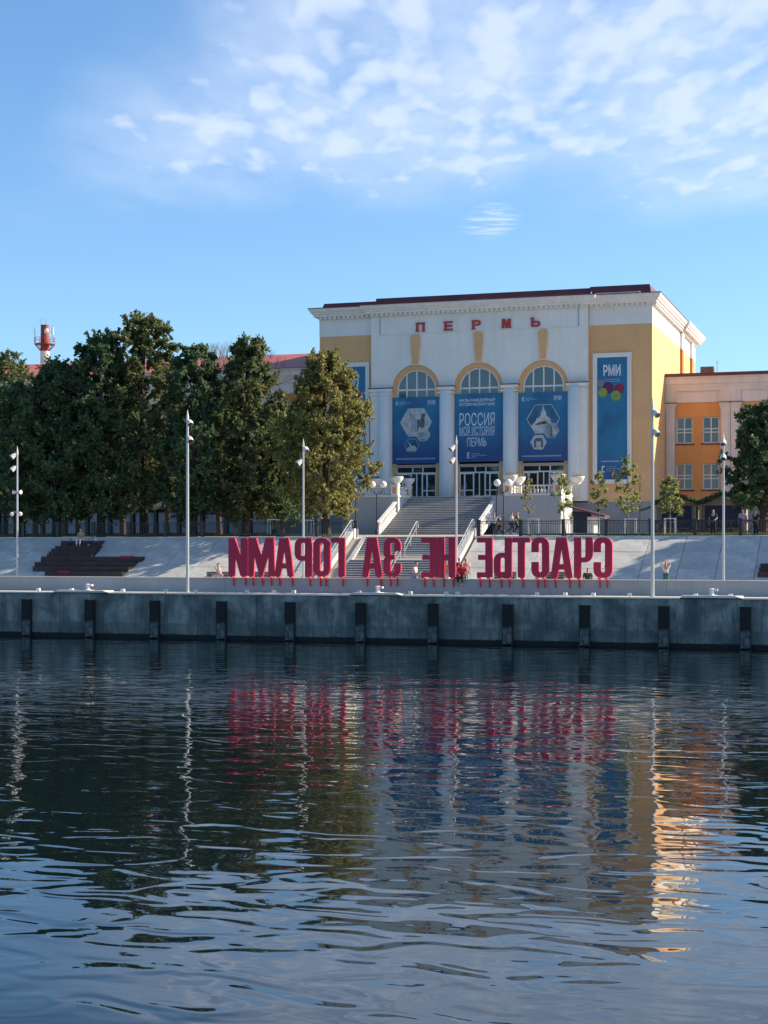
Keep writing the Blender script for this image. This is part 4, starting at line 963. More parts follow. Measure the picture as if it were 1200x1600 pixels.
# ------------------------------------------------------------------ red letters
VLt = 2.45; LD = .20
zb0 = PZ(600, 901.3, VLt); zt0 = PZ(600, 840.2, VLt)
Lh = zt0 - zb0
spec = [('И', 356.8, 385.6, [361.3, 379.9], 'red letter И at the far left end of the row, reversed like a Latin N'),
        ('М', 387.6, 427.6, [391.6, 406.3, 420.3], 'red letter М, second from the left'),
        ('А', 428.5, 458.6, [433.4, 453.4], 'red letter А between the М and the reversed Р'),
        ('Р', 460.2, 486.4, [481], 'reversed red letter Р left of the О, with a pole behind it'),
        ('О', 489.1, 515.6, [497.5, 506.1], 'red letter О shaped like a narrow ring'),
        ('Г', 517.5, 538.7, [532.5], 'reversed red letter Г in front of the left stair parapet'),
        ('А', 565.3, 596.8, [570.7, 592], 'red letter А standing before the lower stairs'),
        ('З', 599.2, 626.1, [607.5, 617.6], 'reversed red letter З before the lower stairs'),
        ('Е', 657.9, 682.2, [660.5, 674.4], 'reversed red letter Е pressed against the Н, right of the sitting man'),
        ('Н', 683.4, 711.4, [690.7, 705.6], 'red letter Н beside the lamp pole in the middle'),
        ('Е', 745, 769, [748, 762.5], 'reversed red letter Е right of the group of people'),
        ('Ь', 771.3, 799.3, [781.1, 793.5], 'reversed red soft sign Ь looking like a small d'),
        ('Т', 800.6, 828, [815], 'red letter Т between the soft sign and the reversed С'),
        ('С', 830.1, 857.7, [838.3, 849], 'reversed red letter С between the Т and the А'),
        ('А', 860, 894, [866, 888.5], 'red letter А second group, left of the reversed Ч'),
        ('Ч', 896.6, 925.8, [903.2], 'reversed red letter Ч second from the right end'),
        ('С', 927.2, 956.4, [935.6, 946.8], 'reversed red letter С at the right end of the row')]
for ch, x0, x1, legs, lab in spec:
    a, b2 = PU(x0, VLt), PU(x1, VLt); w = b2 - a
    r = root('red_letter', ((a + b2) / 2, VLt, zb0), label=lab, cat='letter', group='red letters on legs along the seat wall')
    g = Bag()
    for poly in glyph(ch, w, Lh, .38, .27):
        g.plate([[(b2 - p[0], zb0 + p[1]) for p in l] for l in poly], VLt, VLt + LD)
    g.part('letter_body', RED, r)
    for x in legs:
        u = PU(x, VLt + .1); zl = PZ(600, 917, VLt)
        Bag().box(u - .033, u + .033, VLt + .43, VLt + .50, zl, zb0 - .03).box(u - .06, u + .06, VLt + .05, VLt + .50, zb0 - .07, zb0 - .002).part('leg', RED, r)

# ------------------------------------------------------------------ light poles
def pole(x, ytop, v, z, rad, label, lamps, ybx):
    u = PU(x, v); zt = PZ(x, ytop, v)
    r = root('light_pole', (u, v, z), label=label, cat='lamp pole', group='tall steel light poles on the embankment')
    g = Bag(); g.lathe((u, v, z), [(rad * 1.6, 0), (rad * 1.6, .04), (rad, .05), (rad * .72, (zt - z) * .93), (rad * .68, (zt - z) * .94)], 10); g.part('mast', STEEL, r)
    g = Bag(); g.lathe((u, v, z + (zt - z) * .94), [(rad * .85, 0), (rad * .8, (zt - z) * .02), (.01, (zt - z) * .06)], 10); g.part('tip', PLANTER, r)
    for (yl, side) in lamps:
        zl = PZ(x, yl, v); s = side
        sp = root('tmp', (u, v, zl)) if False else None
        g = Bag(); g.tube([(u, v, zl), (u + s * .16, v - .05, zl)], .035, 6)
        hd = g.part('spotlight_arm', STEEL, r)
        g = Bag(); p0 = Vector((u + s * .10, v - .02, zl + .10)); p1 = Vector((u + s * .30, v - .22, zl - .16))
        g.tube([p0, p0.lerp(p1, .35), p0.lerp(p1, .36), p1], [.09, .10, .16, .17], 12); g.part('spotlight', PLANTER, hd)
        p2 = p1 + (p1 - p0).normalized() * .012
        Bag().tube([p1 + (p1 - p0).normalized() * .002, p2], [.145, .145], 12).part('lens', DGLASS, hd)
    return r
pole(27, 697, 10.6, 2.8, .075, 'steel light pole at the left edge with spotlights and cameras', [(711, -1), (731, -1)], 0)
pole(293, 640, 1.9, DZ, .095, 'tall steel light pole standing on the quay left of the letters', [(660, 1), (686, 1)], 0)
pole(474, 685, 10.6, 2.8, .075, 'steel light pole behind the reversed red letter Р, in front of the yellowing tree', [(701.5, 1), (721, -1)], 0)
pole(713, 680, 10.6, 2.8, .075, 'steel light pole rising beside the red Н in front of the entrance stairs', [(698.5, -1), (718, -1)], 0)
pole(1019.5, 622, 1.4, DZ, .10, 'tall steel light pole on the quay before the sunlit hall corner', [(645, 1), (675, 1)], 0)
pole(1130.5, 675, 10.6, 2.8, .075, 'steel light pole before the right wing, right of the standing child', [(690, 0), (713, 0)], 0)
# cameras and loudspeakers on the left pole
u = PU(27, 10.6); lp = [o for o in bpy.data.objects if o.name == 'light_pole'][0]
z = PZ(27, 769, 10.6)
for s in (-1, 1): Bag().tube([(u + s * .05, 10.6, z), (u + s * .30, 10.55, z)], [.05, .14], 10).part('loudspeaker', PLANTER, lp)
z = PZ(27, 802, 10.6); Bag().tube([(u - .3, 10.5, z + .08), (u + .3, 10.5, z + .08)], .03, 6).part('camera_bracket', STEEL, lp)
for s in (-1, 1): Bag().ball((u + s * .3, 10.45, z - .05), .14, 10).part('camera', PLANTER, lp)
# double globe lamps and plain masts
def globe_lamp(x, v, x_l, x_r, yg, label):
    u = PU(x, v); z = 6.02; zg = PZ(x, yg, v)
    r = root('globe_lamp', (u, v, z), label=label, cat='street lamp', group='double globe lamps beside the upper stairs')
    Bag().lathe((u, v, z), [(.12, 0), (.12, .3), (.05, .4), (.04, zg - z - .75), (.06, zg - z - .7), (.03, zg - z - .62)], 8).part('post', IRON, r)
    for xx in (x_l, x_r):
        ug = PU(xx, v); a = Bag().tube([(u, v, zg - .8), (u + (ug - u) * .5, v, zg - .60), (ug, v, zg - .48), (ug, v, zg - .24)], .025, 6).part('arm', IRON, r)
        g = Bag(); g.smooth = True; g.ball((ug, v, zg), .27, 14); g.part('globe', GLOBE, a)
globe_lamp(588.5, 37.5, 581.5, 598.7, 757, 'double globe lamp left of the upper stairs')
globe_lamp(786.5, 37.5, 776.7, 794.7, 754.3, 'double globe lamp right of the upper stairs, beside the walkers')
for x, yb, lab in ((556, 757, 'thin dark mast left of the double globe lamp'), (775.8, 760, 'thin dark mast just left of the right globe lamp')):
    u = PU(x, 36); g = Bag(); g.lathe((u, 36, 6.0), [(.09, 0), (.09, .3), (.045, .35), (.035, PZ(x, yb, 36) - 6)], 8)
    g.thing('lamp_mast', IRON, (u, 36, 6.0), label=lab, cat='mast')
u = PU(1000, 34); r = root('street_lamp', (u, 34, 5.95), label='thin black lamp with a flat head before the right plinth', cat='street lamp')
zt_ = PZ(1000, 744, 34); Bag().lathe((u, 34, 5.95), [(.07, 0), (.04, .4), (.03, zt_ - 5.95)], 8).part('post', IRON, r)
Bag().box(u - .25, u + .25, 33.85, 34.15, zt_, zt_ + .06).part('head', GREYM, r)

# ------------------------------------------------------------------ timber terrace seats
def tv_(spans, k, v0=0):
    x0, x1, yt = spans[k]; v = 14.5
    for _ in range(4): v = V_LOW + (PZ((x0 + x1) / 2, yt, v) - 2.82) / math.tan(ang) - .66
    if k: 
        xp0, xp1, yp = spans[k - 1]; vp = tv_(spans, k - 1, v0); v = min(v, V_LOW + (PZ((xp0 + xp1) / 2, yp, vp) - 2.82) / math.tan(ang) - .03)
    return max(v, v0 + .05 * k)
def terrace(spans, label, v0=V_LOW + .05, name='terrace_seat'):
    r = root(name, (PU(spans[0][0], v0), v0, 2.8), label=label, cat='terrace seat')
    n = len(spans)
    for k, (x0, x1, yt) in enumerate(spans):
        v = tv_(spans, k, v0)
        a, b2 = PU(x0, v), PU(x1, v); z1 = PZ((x0 + x1) / 2, yt, v)
        zs = 2.82 + (v + .0 - V_LOW) * math.tan(ang)
        vn = (tv_(spans, k + 1, v0) + .02) if k < n - 1 else v + .62
        t = Bag().box(a, b2, v, vn, min(zs, z1 - .8) - .1, z1).part('tier', CORTEN, r)
        Bag().box(b2 - .001, b2 + .03, v + .02, min(v + .60, vn), z1 - .30, z1 - .02).part('end_board', CORTENE if k < 2 and n > 4 else CORTEN, t)
        Bag().box(a + .02, b2 - .02, v - .025, v - .003, z1 - .14, z1 - .01).part('nosing', CORTEN, t)
    return r
tiers = [(70, 190, 893.3), (51, 200, 885.6), (54, 209, 878.3), (64, 221, 869.5), (73, 142, 866), (76, 147, 861.5), (80, 151, 857), (86, 154, 853), (95, 157, 845)]
ts = terrace(tiers, 'dark brown stepped timber seats lying on the slope at the left')
for x, k in ((99, 0), (196, 3)):
    v = tv_(tiers, k); a = PU(x - 8.5, v); b2 = PU(x + 8.5, v); z = PZ(sum(tiers[k][:2]) / 2, tiers[k][2], v)
    Bag().box(a, b2, v - .03, v + .35, z + .002, z + .05).box(a, b2, v - .055, v - .03, z - .10, z + .05).thing('seat_mat', mat('red_mat', (0.35, 0.02, 0.04), .8), (a, v, z), label='red seat mat on the lowest timber tier' if k == 0 else 'red seat mat on the fourth timber tier at its right end', cat='seat mat')
terrace([(1184, 1225, 893.5), (1186, 1227, 887), (1188, 1229, 880.5)], 'dark brown timber seat block at the right edge of the slope', V_LOW + .3)
# benches behind the wall
for x0, x1, lab in ((318, 357, 'grey slatted bench under the person in pink, left of the letters'), (390, 425, 'grey bench behind the red letter М'), (769, 804, 'grey bench behind the reversed soft sign'), (850, 880, 'grey bench behind the second reversed С and the А')):
    v = 9.5; a, b2 = PU(x0, v), PU(x1, v); z = 2.8; zt_ = PZ((x0 + x1) / 2, 893.5, v)
    r = root('bench', (a, v, z), label=lab, cat='bench', group='benches on the promenade')
    for k in range(3): Bag().box(a, b2, v + .45, v + .49, zt_ - .14 * (k + 1) + .01, zt_ - .14 * k).part('back_slat', mat('bench_slats', (0.16, 0.13, 0.11), .7, .2, 3), r)
    for k in range(4): Bag().box(a, b2, v + .02 + .11 * k, v + .11 + .11 * k, z + .42, z + .45).part('seat_slat', MATS['bench_slats'], r)
    for uu in (a + .2, b2 - .2): Bag().box(uu - .03, uu + .03, v + .02, v + .48, z, z + .419).box(uu - .03, uu + .03, v + .492, v + .52, z + .3, zt_ - .02).part('leg', IRON, r)

# ------------------------------------------------------------------ kiosks
def lattice(u0, u1, v, z, label):
    r = root('lattice_fence', (u0, v, z), label=label, cat='fence')
    n = round((u1 - u0) / .95); d = (u1 - u0) / n; m = mat('dark_lattice_wood', (0.045, 0.035, 0.03), .7)
    for i in range(n + 1): Bag().box(u0 + d * i - .05, u0 + d * i + .05, v - .05, v + .05, z, z + 1.0).part('post', m, r)
    for zz_ in (.12, .88): Bag().box(u0 + .05, u1 - .05, v - .02, v + .02, z + zz_, z + zz_ + .06).part('rail', m, r)
    proto = None
    for i in range(n):
        if proto is None:
            g = Bag(); g.tube([(.06, -.01, .18), (d - .06, -.01, .88)], .03, 4); g.tube([(.06, .03, .88), (d - .06, .03, .18)], .03, 4); proto = g.part('cross_brace', m, r, at=(u0, v, z))
        else: inst(proto, r, (u0 + d * i, v, z))
def chalet(x0, x1, v, label, gar=True, opening=True):
    a, b2 = PU(x0, v), PU(x1, v); z = 5.95; c = (a + b2) / 2; hw = (b2 - a) / 2; ze = z + 2.05; zt_ = ze + hw * .42
    r = root('chalet_kiosk', (c, v, z), label=label, cat='kiosk')
    Bag().plate([[(a + .1, z), (b2 - .1, z), (b2 - .1, ze), (c, zt_ - .15), (a + .1, ze)], rect(a + .32, b2 - .32, z + .45, z + 1.98)], v, v + .12).part('front_wall', WOODK, r)
    Bag().box(a + .1, a + .2, v + .12, v + 2.4, z, ze).part('side_wall', WOODK, r); Bag().box(b2 - .2, b2 - .1, v + .12, v + 2.4, z, ze).part('side_wall', WOODK, r)
    Bag().box(a + .2, b2 - .2, v + 2.3, v + 2.4, z, ze).part('rear_wall', WOODK, r)
    Bag().box(a + .32, b2 - .32, v + .03, v + .08, z + .45, z + 1.98).part('shutter', DARKK, r)
    Bag().box(a + .4, b2 - .4, v - .25, v, z + .38, z + .44).part('counter', WOODK, r)
    for s in (-1, 1):
        g = Bag(); e = c + s * (hw + .25)
        g.hexa([(c, v - .4, zt_), (e, v - .4, ze - .1), (e, v + 2.6, ze - .1), (c, v + 2.6, zt_)], [(c, v - .4, zt_ + .1), (e, v - .4, ze), (e, v + 2.6, ze), (c, v + 2.6, zt_ + .1)]); g.part('roof', ROOF, r)
        if gar:
            rr = np.random.RandomState(int(x0) + s); n = 900; t = rr.uniform(0, 1, n)
            p = np.stack([c + (e - c) * t, v - .45 + rr.normal(0, .08, n), zt_ + .1 + (ze - zt_) * t + rr.normal(0, .09, n)], 1); leaves(p, .06, LEAF_D, 'garland', r, rr)
    for uu in (a + .05, b2 - .05): Bag().box(uu - .07, uu + .07, v - .35, v - .21, z, ze - .02).part('post', WOODK, r)
    return r
chalet(1027, 1088, 31.5, 'brown timber kiosk with a garland under the young tree')
k2 = chalet(1094, 1166, 31.5, 'brown timber kiosk with dark shutter and green garland, right of the other')
Bag().lathe((PU(1168, 31), 31, 7.6), [(.12, 0), (.16, .1), (.14, .3), (.02, .34)], 8).thing('wall_lantern', mat('warm_lantern', (0.65, 0.42, 0.22), .5), (PU(1168, 31), 31, 7.6), label='small tan lantern hanging at the right corner of the kiosk', cat='lantern')
Bag().hexa([(PU(1000, 31), 30.4, 7.55), (PU(1020, 31), 30.4, 7.85), (PU(1020, 31), 32, 7.85), (PU(1000, 31), 32, 7.55)], [(PU(1000, 31), 30.4, 7.62), (PU(1020, 31), 30.4, 7.92), (PU(1020, 31), 32, 7.92), (PU(1000, 31), 32, 7.62)]).thing('awning', DARKK, (PU(1000, 31), 31, 7.5), label='narrow dark slanting awning beside the quay pole', cat='awning')
lattice(PU(1023, 30), PU(1092, 30), 30, 5.93, 'dark cross-braced fence before the left kiosk')
lattice(PU(1096, 30), PU(1260, 30), 30, 5.93, 'dark cross-braced fence before the right kiosk')
# small hut with red lean-to roof
v = 40; a, b2 = PU(893, v), PU(928, v); z = 6.04; r = root('small_hut', (a, v, z), label='small dark hut with a slanting red roof right of the sunlit terrace wall', cat='hut')
zt_ = PZ(905, 789, v)
Bag().box(a, b2 - .5, v, v + 1.6, z, zt_ - .5).part('hut_wall', DARKK, r)
Bag().box(b2 - .5, b2 - .02, v - .02, v + 1.6, z, zt_ - .9).part('end_wall', PLANTER, r)
Bag().hexa([(a - .5, v - .5, zt_ - .1), (b2 + .9, v - .5, zt_ - .95), (b2 + .9, v + 1.9, zt_ - .95), (a - .5, v + 1.9, zt_ - .1)], [(a - .5, v - .5, zt_ - .0), (b2 + .9, v - .5, zt_ - .8), (b2 + .9, v + 1.9, zt_ - .8), (a - .5, v + 1.9, zt_ - .0)]).part('roof', mat('red_felt_roof', (0.13, 0.035, 0.04), .6, .2, 2), r)
for (x0, x1, y0, v, lab) in ((418, 432.5, 811, 21, 'white tree guard left of the steel pole'), (476, 486, 812, 21, 'white tree guard behind the steel pole by the yellowing tree'), (825, 839, 810, 21.5, 'white tree guard round the reddish sapling'), (878, 892, 811, 21.5, 'white tree guard before the sunlit terrace wall'),
                             (934, 945.5, 808, 21.5, 'white tree guard right of the small hut'), (976, 992, 810, 21.5, 'white tree guard under the tall sapling'), (1038, 1054, 809.5, 21.5, 'white tree guard before the left kiosk')):
    a, b2 = PU(x0, v), PU(x1, v); z = TZ + .05; zt_ = PZ(x0, y0, v); r = root('tree_guard', (a, v, z), label=lab, cat='tree guard', group='white tree guards behind the railing')
    for (p, q) in ((a, v), (b2, v), (a, v + .5), (b2, v + .5)): Bag().box(p - .025, p + .025, q - .025, q + .025, z, zt_ - .05).part('stake', PLANTER, r)
    Bag().box(a - .03, b2 + .03, v - .03, v + .03, zt_ - .05, zt_).box(a - .03, b2 + .03, v + .47, v + .53, zt_ - .05, zt_).part('crossbar', PLANTER, r)
# ------------------------------------------------------------------ trees
def tree(name, x, ytop, v, ybot, hw, lm, n, seed, label, leaf=.105, shape=1.0, trunk=.22, z0=None, group=None, clumps=150, bark=None, top=.25, gaps=.0):
    rr = np.random.RandomState(seed); rd = random.Random(seed)
    if isinstance(x, tuple): u = x[0]; zt = ytop; zb = ybot; W_ = hw
    else:
        u = PU(x, v); zt = PZ(x, ytop, v); zb = PZ(x, ybot, v); W_ = abs(PU(x + hw, v) - PU(x - hw, v)) / 2
    z0 = TZ + (v - V_TOP) * .015 if z0 is None else z0
    r = root(name, (u, v, z0), label=label, cat='tree', group=group)
    H = zt - z0; g = Bag()
    lean = rd.uniform(-.4, .4)
    cz = lambda t: z0 + H * t
    path = [(u, v, z0 - .1), (u + rd.uniform(-.1, .1), v, cz(.15)), (u + lean * .4, v + rd.uniform(-.2, .2), cz(.4)), (u + lean, v, cz(.65)), (u + lean * .6, v, cz(.93))]
    g.tube(path, [trunk * 1.25, trunk, trunk * .75, trunk * .42, .03], 9)
    tr_ = g.part('trunk', bark or BARK, r)
    # crown: clumps of leaves along limbs inside a tapering, uneven envelope
    Hc = zt - zb; cl = []; g = Bag()
    for i in range(clumps):
        t = (i + .5) / clumps; t = t ** .85
        env = W_ * (math.sin(math.pi * min(1, (t * .88 + .12)) ** .8) ** .7 if t < .99 else .15)
        env = W_ * min(1.0, .55 + 1.6 * t) * 1 * shape
        env = W_ * shape * math.sqrt(max(.02, 1 - ((t - .40) / .63) ** 2)) * (1 - (1 - top) * .32 * max(0, t - .5) / .5)
        env *= 1 + rd.uniform(-.28, .22)
        a = i * 2.39996 + rd.uniform(-.3, .3); env *= 1 + .16 * math.sin(3 * a + seed) * math.sin(9 * t + seed); q = math.sqrt(rd.uniform(.12, 1.0))
        zc_ = zb + Hc * (.04 + .9 * t) + rd.uniform(-.3, .3)
        c = (u + lean * .6 + env * q * math.cos(a), v + env * q * math.sin(a), zc_)
        rad = W_ * rd.uniform(.08, .20) * (1.0 - .35 * t) * (1 if W_ > 1.2 else 1.2)
        cl.append((c, rad))
        if i % 4 == 0:
            st = (u + lean * .5, v, max(z0 + H * .12, zc_ - env * q * rd.uniform(.5, .9) - .4))
            mid = tuple((st[k] + c[k]) / 2 + (0.25 * W_ * .3 if k == 2 else rd.uniform(-.15, .15)) for k in range(3))
            g.tube([st, mid, c], [trunk * .32, trunk * .2, .015], 5)
    g.part('limbs', bark or BARK, tr_)
    per = n // clumps; allc = []
    for c, rad in cl:
        d = rr.normal(0, 1, (per, 3)); d /= np.linalg.norm(d, axis=1)[:, None]
        q = rr.uniform(0, 1, per) ** .5
        p = np.array(c) + d * (q * rad)[:, None] * np.array([1.25, 1.25, .85])
        # break the ball: push leaves along a few twigs
        tw = rr.normal(0, 1, (7, 3)); tw /= np.linalg.norm(tw, axis=1)[:, None]
        k = rr.randint(0, 7, per); sel = rr.uniform(0, 1, per) < .72
        p2 = np.array(c) + tw[k] * (rr.uniform(.2, 2.1, per) * rad)[:, None] + rr.normal(0, .10 * max(.6, rad), (per, 3))
        p[sel] = p2[sel]; allc.append(p)
    leaves(np.concatenate(allc), leaf, lm, 'crown', r, rr)
    return r
GB = 'big trees of the embankment alley'
tree('lime_tree', 8, 541, 34, 800, 62, LEAF_M, 32000, 1, 'pale green tree at the left edge, its sunlit top above the roof', group=GB)
tree('lime_tree', 88, 556, 21, 822, 66, LEAF_D, 44000, 2, 'dark spreading tree left, below the striped chimney', group=GB, trunk=.3, top=.5)
tree('lime_tree', 28, 590, 20.5, 815, 60, LEAF_D, 32000, 12, 'very dark low tree behind the left light pole', group=GB, trunk=.28, top=.5)
tree('lime_tree', 158, 508, 21.5, 818, 66, LEAF_D, 48000, 3, 'dark tree with a ragged brownish top, left of the tallest one', group=GB, trunk=.28, top=.35)
tree('lime_tree', 226, 480, 23.5, 800, 66, LEAF_M, 56000, 4, 'tallest tree of the alley with an olive pointed top', group=GB, trunk=.3, top=.5)
tree('lime_tree', 302, 528, 22, 822, 60, LEAF_D, 44000, 5, 'dark green tree behind the tall quay pole on the left', group=GB, trunk=.26, top=.3)
tree('lime_tree', 383, 517, 24, 818, 62, LEAF_M, 52000, 6, 'olive tree with a narrow leaning top before the red sheet roof', group=GB, trunk=.26, top=.45)
tree('lime_tree', 510, 540, 21.5, 806, 78, LEAF_O, 60000, 7, 'broad yellowing tree before the left side banner', group=GB, trunk=.28, top=.2, shape=.95)
tree('lime_tree', 440, 622, 26, 822, 52, LEAF_D, 32000, 8, 'lower dark tree squeezed between the olive and the yellowing tree', group=GB, trunk=.2, top=.4)
tree('lime_tree', 122, 640, 38, 790, 50, LEAF_D, 24000, 9, 'dark tree in the second row behind the tree with the ragged top', group=GB, trunk=.2, top=.5)
tree('lime_tree', 262, 650, 38, 780, 50, LEAF_D, 24000, 10, 'dark tree in the second row left of the tall quay pole', group=GB, trunk=.2, top=.5)
tree('lime_tree', 1192, 624, 31, 800, 52, LEAF_D, 48000, 11, 'dark tree at the right edge before the orange wing', group=GB, trunk=.25, top=.3)
for k, (uu, zz_) in enumerate(((34.5, 20), (41, 22), (49, 22), (58, 22))):
    tree('lime_tree', (uu,), zz_, 26 + (k % 2), 11, 4.4, LEAF_D, 7000, 20 + k, 'big dark tree beyond the right edge, %s from the picture' % ('nearest', 'second', 'third', 'fourth')[k], leaf=.3, group='trees beyond the right edge', clumps=50, trunk=.3, top=.35)
# bare tree behind
rr_ = random.Random(5); v = 50.0; u = PU(368, v)
r = root('bare_tree', (u, v, 6), label='leafless grey tree top above the red sheet roof', cat='tree'); g = Bag()
def branch(g, p, d, L, rad, dep):
    q = p + d * L; g.tube([p, p.lerp(q, .5) + Vector((rr_.uniform(-.1, .1),) * 3), q], [rad, rad * .8, rad * .6], 4)
    if dep:
        for _ in range(3):
            nd_ = (d + Vector((rr_.uniform(-.6, .6), rr_.uniform(-.6, .6), rr_.uniform(-.05, .5)))).normalized(); branch(g, q, nd_, L * .72, rad * .6, dep - 1)
zt_ = PZ(368, 520, v); Lb = (zt_ - 6) * .40
branch(g, Vector((u, v, 6)), Vector((0, 0, 1)), Lb * 1.05, .2, 0); g.part('trunk', BARKL, r); g = Bag()
for _ in range(5): branch(g, Vector((u, v, 6 + Lb)), Vector((rr_.uniform(-.35, .35), rr_.uniform(-.3, .3), 1)).normalized(), Lb * .50, .09, 4)
g.part('branches', BARKL, r)
tree('lime_tree', 192, 560, 31, 800, 55, LEAF_D, 24000, 41, 'dark tree filling the gap just left of the tallest one', group=GB, trunk=.2, top=.45)
tree('lime_tree', 343, 588, 31, 800, 50, LEAF_D, 22000, 42, 'dark tree in the second row right of the tall quay pole', group=GB, trunk=.2, top=.45)
tree('lime_tree', 55, 600, 31, 800, 55, LEAF_D, 22000, 43, 'dark second-row tree directly below the striped chimney', group=GB, trunk=.2, top=.5)
GS = 'young trees behind the railing'
tree('sapling', 830, 742, 22, 800, 10, LEAF_O, 500, 31, 'nearly bare reddish sapling before the right terrace', leaf=.07, trunk=.035, group=GS, clumps=20, bark=BARKL)
tree('sapling', 884, 742, 22, 808, 15, LEAF_Y, 1000, 32, 'thin green sapling before the sunlit end wall of the terrace', leaf=.085, trunk=.04, group=GS, clumps=26, bark=BARKL)
tree('sapling', 935, 738, 22, 800, 15, LEAF_Y, 1000, 33, 'thin yellow-green sapling right of the small hut', leaf=.085, trunk=.04, group=GS, clumps=26, bark=BARKL)
tree('sapling', 980, 713, 22, 808, 20, LEAF_Y, 1500, 34, 'taller sparse sapling under the right side banner', leaf=.09, trunk=.05, group=GS, clumps=34, bark=BARKL)
tree('sapling', 1046, 742, 22, 804, 17, LEAF_Y, 2600, 35, 'dense light green sapling before the left kiosk', leaf=.09, trunk=.05, group=GS, clumps=34, bark=BARKL)

# ------------------------------------------------------------------ people
SKIN = mat('skin', (0.45, 0.27, 0.19), .6); HAIR = mat('brown_hair', (0.06, 0.035, 0.02), .7); HAIRL = mat('fair_hair', (0.30, 0.18, 0.08), .7)
def cloth(nm, c): return mat('cloth_' + nm, c, .85, .12, 8)
def skinmesh(name, pts, edges, rad, m, parent, sub=1):
    me = bpy.data.meshes.new(name); me.from_pydata(pts, edges, []); ob = bpy.data.objects.new(name, me); COL.objects.link(ob); ob.parent = parent
    s = ob.modifiers.new('skin', 'SKIN'); s.use_smooth_shade = True
    for i, sv in enumerate(me.skin_vertices[0].data):
        sv.radius = rad[i] if isinstance(rad[i], tuple) else (rad[i], rad[i]); sv.use_root = (i == 0)
    if sub: ss = ob.modifiers.new('sub', 'SUBSURF'); ss.levels = sub; ss.render_levels = sub
    me.materials.append(m); return ob
def person(uvz, face, pose, top, bottom, label, hair=None, s=1.0, arms=('down', 'down'), dress=False, longhair=False, hat=None, shoe=None):
    """local frame: x right, y forward, z up; hips at the origin height given by the pose"""
    r = root('person', uvz, face, label=label, cat='person')
    hz = {'stand': .92, 'walk': .90, 'sit': .12, 'sitlow': .12}[pose]
    hip = Vector((0, 0, hz)); che = Vector((0, .02, hz + .34)); nk = Vector((0, .01, hz + .52)); hd = Vector((0, .03, hz + .68)); tp = Vector((0, .02, hz + .76))
    if pose in ('sit', 'sitlow'): che.y = .05; nk.y = .09; hd.y = .13; tp.y = .13
    P_ = [hip, Vector((0, .01, hz + .17)), che, nk, Vector((hd.x, hd.y, hd.z - .06)), hd, tp]; E = [(0, 1), (1, 2), (2, 3), (3, 4), (4, 5), (5, 6)]
    R_ = [(.15, .11), (.125, .09), (.165, .10), (.055, .055), (.07, .08), (.085, .10), (.055, .065)]
    J = {}
    for sx, nm, am in ((-1, 'l', arms[0]), (1, 'r', arms[1])):
        if pose == 'stand': kn, an = Vector((sx * .10, .01, .48)), Vector((sx * .11, -.02, .08))
        elif pose == 'walk': kn, an = Vector((sx * .09, .20 if sx > 0 else -.05, .48)), Vector((sx * .09, .30 if sx > 0 else -.38, .10 if sx > 0 else .16))
        elif pose == 'sit': kn, an = Vector((sx * .12, .45, hz + .02)), Vector((sx * .12, .47, hz - .40))
        else: kn, an = Vector((sx * .14, .40, hz + .22)), Vector((sx * .12, .62, .05))
        th = Vector((sx * .09, 0, hz - .05 if pose in ('stand', 'walk') else hz)); b0 = len(P_)
        toe = an + Vector((0, .16, -.05)); P_ += [th, kn, an, toe]; R_ += [.085, .058, .04, (.045, .03)]; E += [(0, b0), (b0, b0 + 1), (b0 + 1, b0 + 2), (b0 + 2, b0 + 3)]
        sh = Vector((sx * .19, che.y, hz + .46))
        el, wr = {'down': (Vector((sx * .25, che.y - .02, hz + .18)), Vector((sx * .24, che.y + .08, hz - .06))),
                  'up': (Vector((sx * .30, che.y + .05, hz + .62)), Vector((sx * .12, che.y + .08, hz + .80))),
                  'out': (Vector((sx * .42, che.y, hz + .50)), Vector((sx * .62, che.y + .02, hz + .60))),
                  'lap': (Vector((sx * .25, che.y + .06, hz + .20)), Vector((sx * .10, che.y + .28, hz + .10))),
                  'face': (Vector((sx * .24, che.y + .14, hz + .26)), Vector((sx * .06, che.y + .24, hz + .50)))}[am]
        a0 = len(P_); P_ += [sh, el, wr]; R_ += [.06, .042, .03]; E += [(2, a0), (a0, a0 + 1), (a0 + 1, a0 + 2)]
        d = (wr - el).normalized(); pm = wr + d * .07; P_.append(pm); R_.append((.034, .018)); E.append((a0 + 2, a0 + 3))
        side = d.cross(Vector((0, 1, 0))); side = side.normalized() if side.length > .1 else Vector((1, 0, 0))
        for fi, (o, L) in enumerate(((-.03, .07), (-.01, .085), (.01, .08), (.03, .06))):
            P_.append(pm + side * o + d * L); R_.append(.009); E.append((a0 + 3, len(P_) - 1))
        P_.append(wr + d * .05 + side * -.06); R_.append(.010); E.append((a0 + 2, len(P_) - 1))
        J[nm] = (th, kn, an, toe, sh, el, wr)
    sc = lambda L: [tuple(p * s) for p in L]
    scr = lambda L: [tuple(q * s for q in x) if isinstance(x, tuple) else x * s for x in L]
    body = skinmesh('body', sc(P_), E, scr(R_), SKIN, r)
    # face
    g = Bag(); g.ball(tuple((hd + Vector((-.035, .092, .02))) * s), .012 * s, 6); g.ball(tuple((hd + Vector((.035, .092, .02))) * s), .012 * s, 6)
    g.tube([tuple((hd + Vector((-.02, .10, -.055))) * s), tuple((hd + Vector((.02, .10, -.055))) * s)], .006 * s, 4)
    me = g.mesh('face_features', HAIR); o = bpy.data.objects.new('face_features', me); COL.objects.link(o); o.parent = r
    hp = [hd + Vector((0, -.015, .0)), tp + Vector((0, -.01, .02))]; hr_ = [(.092, .102), (.07, .08)]
    he = [(0, 1)]
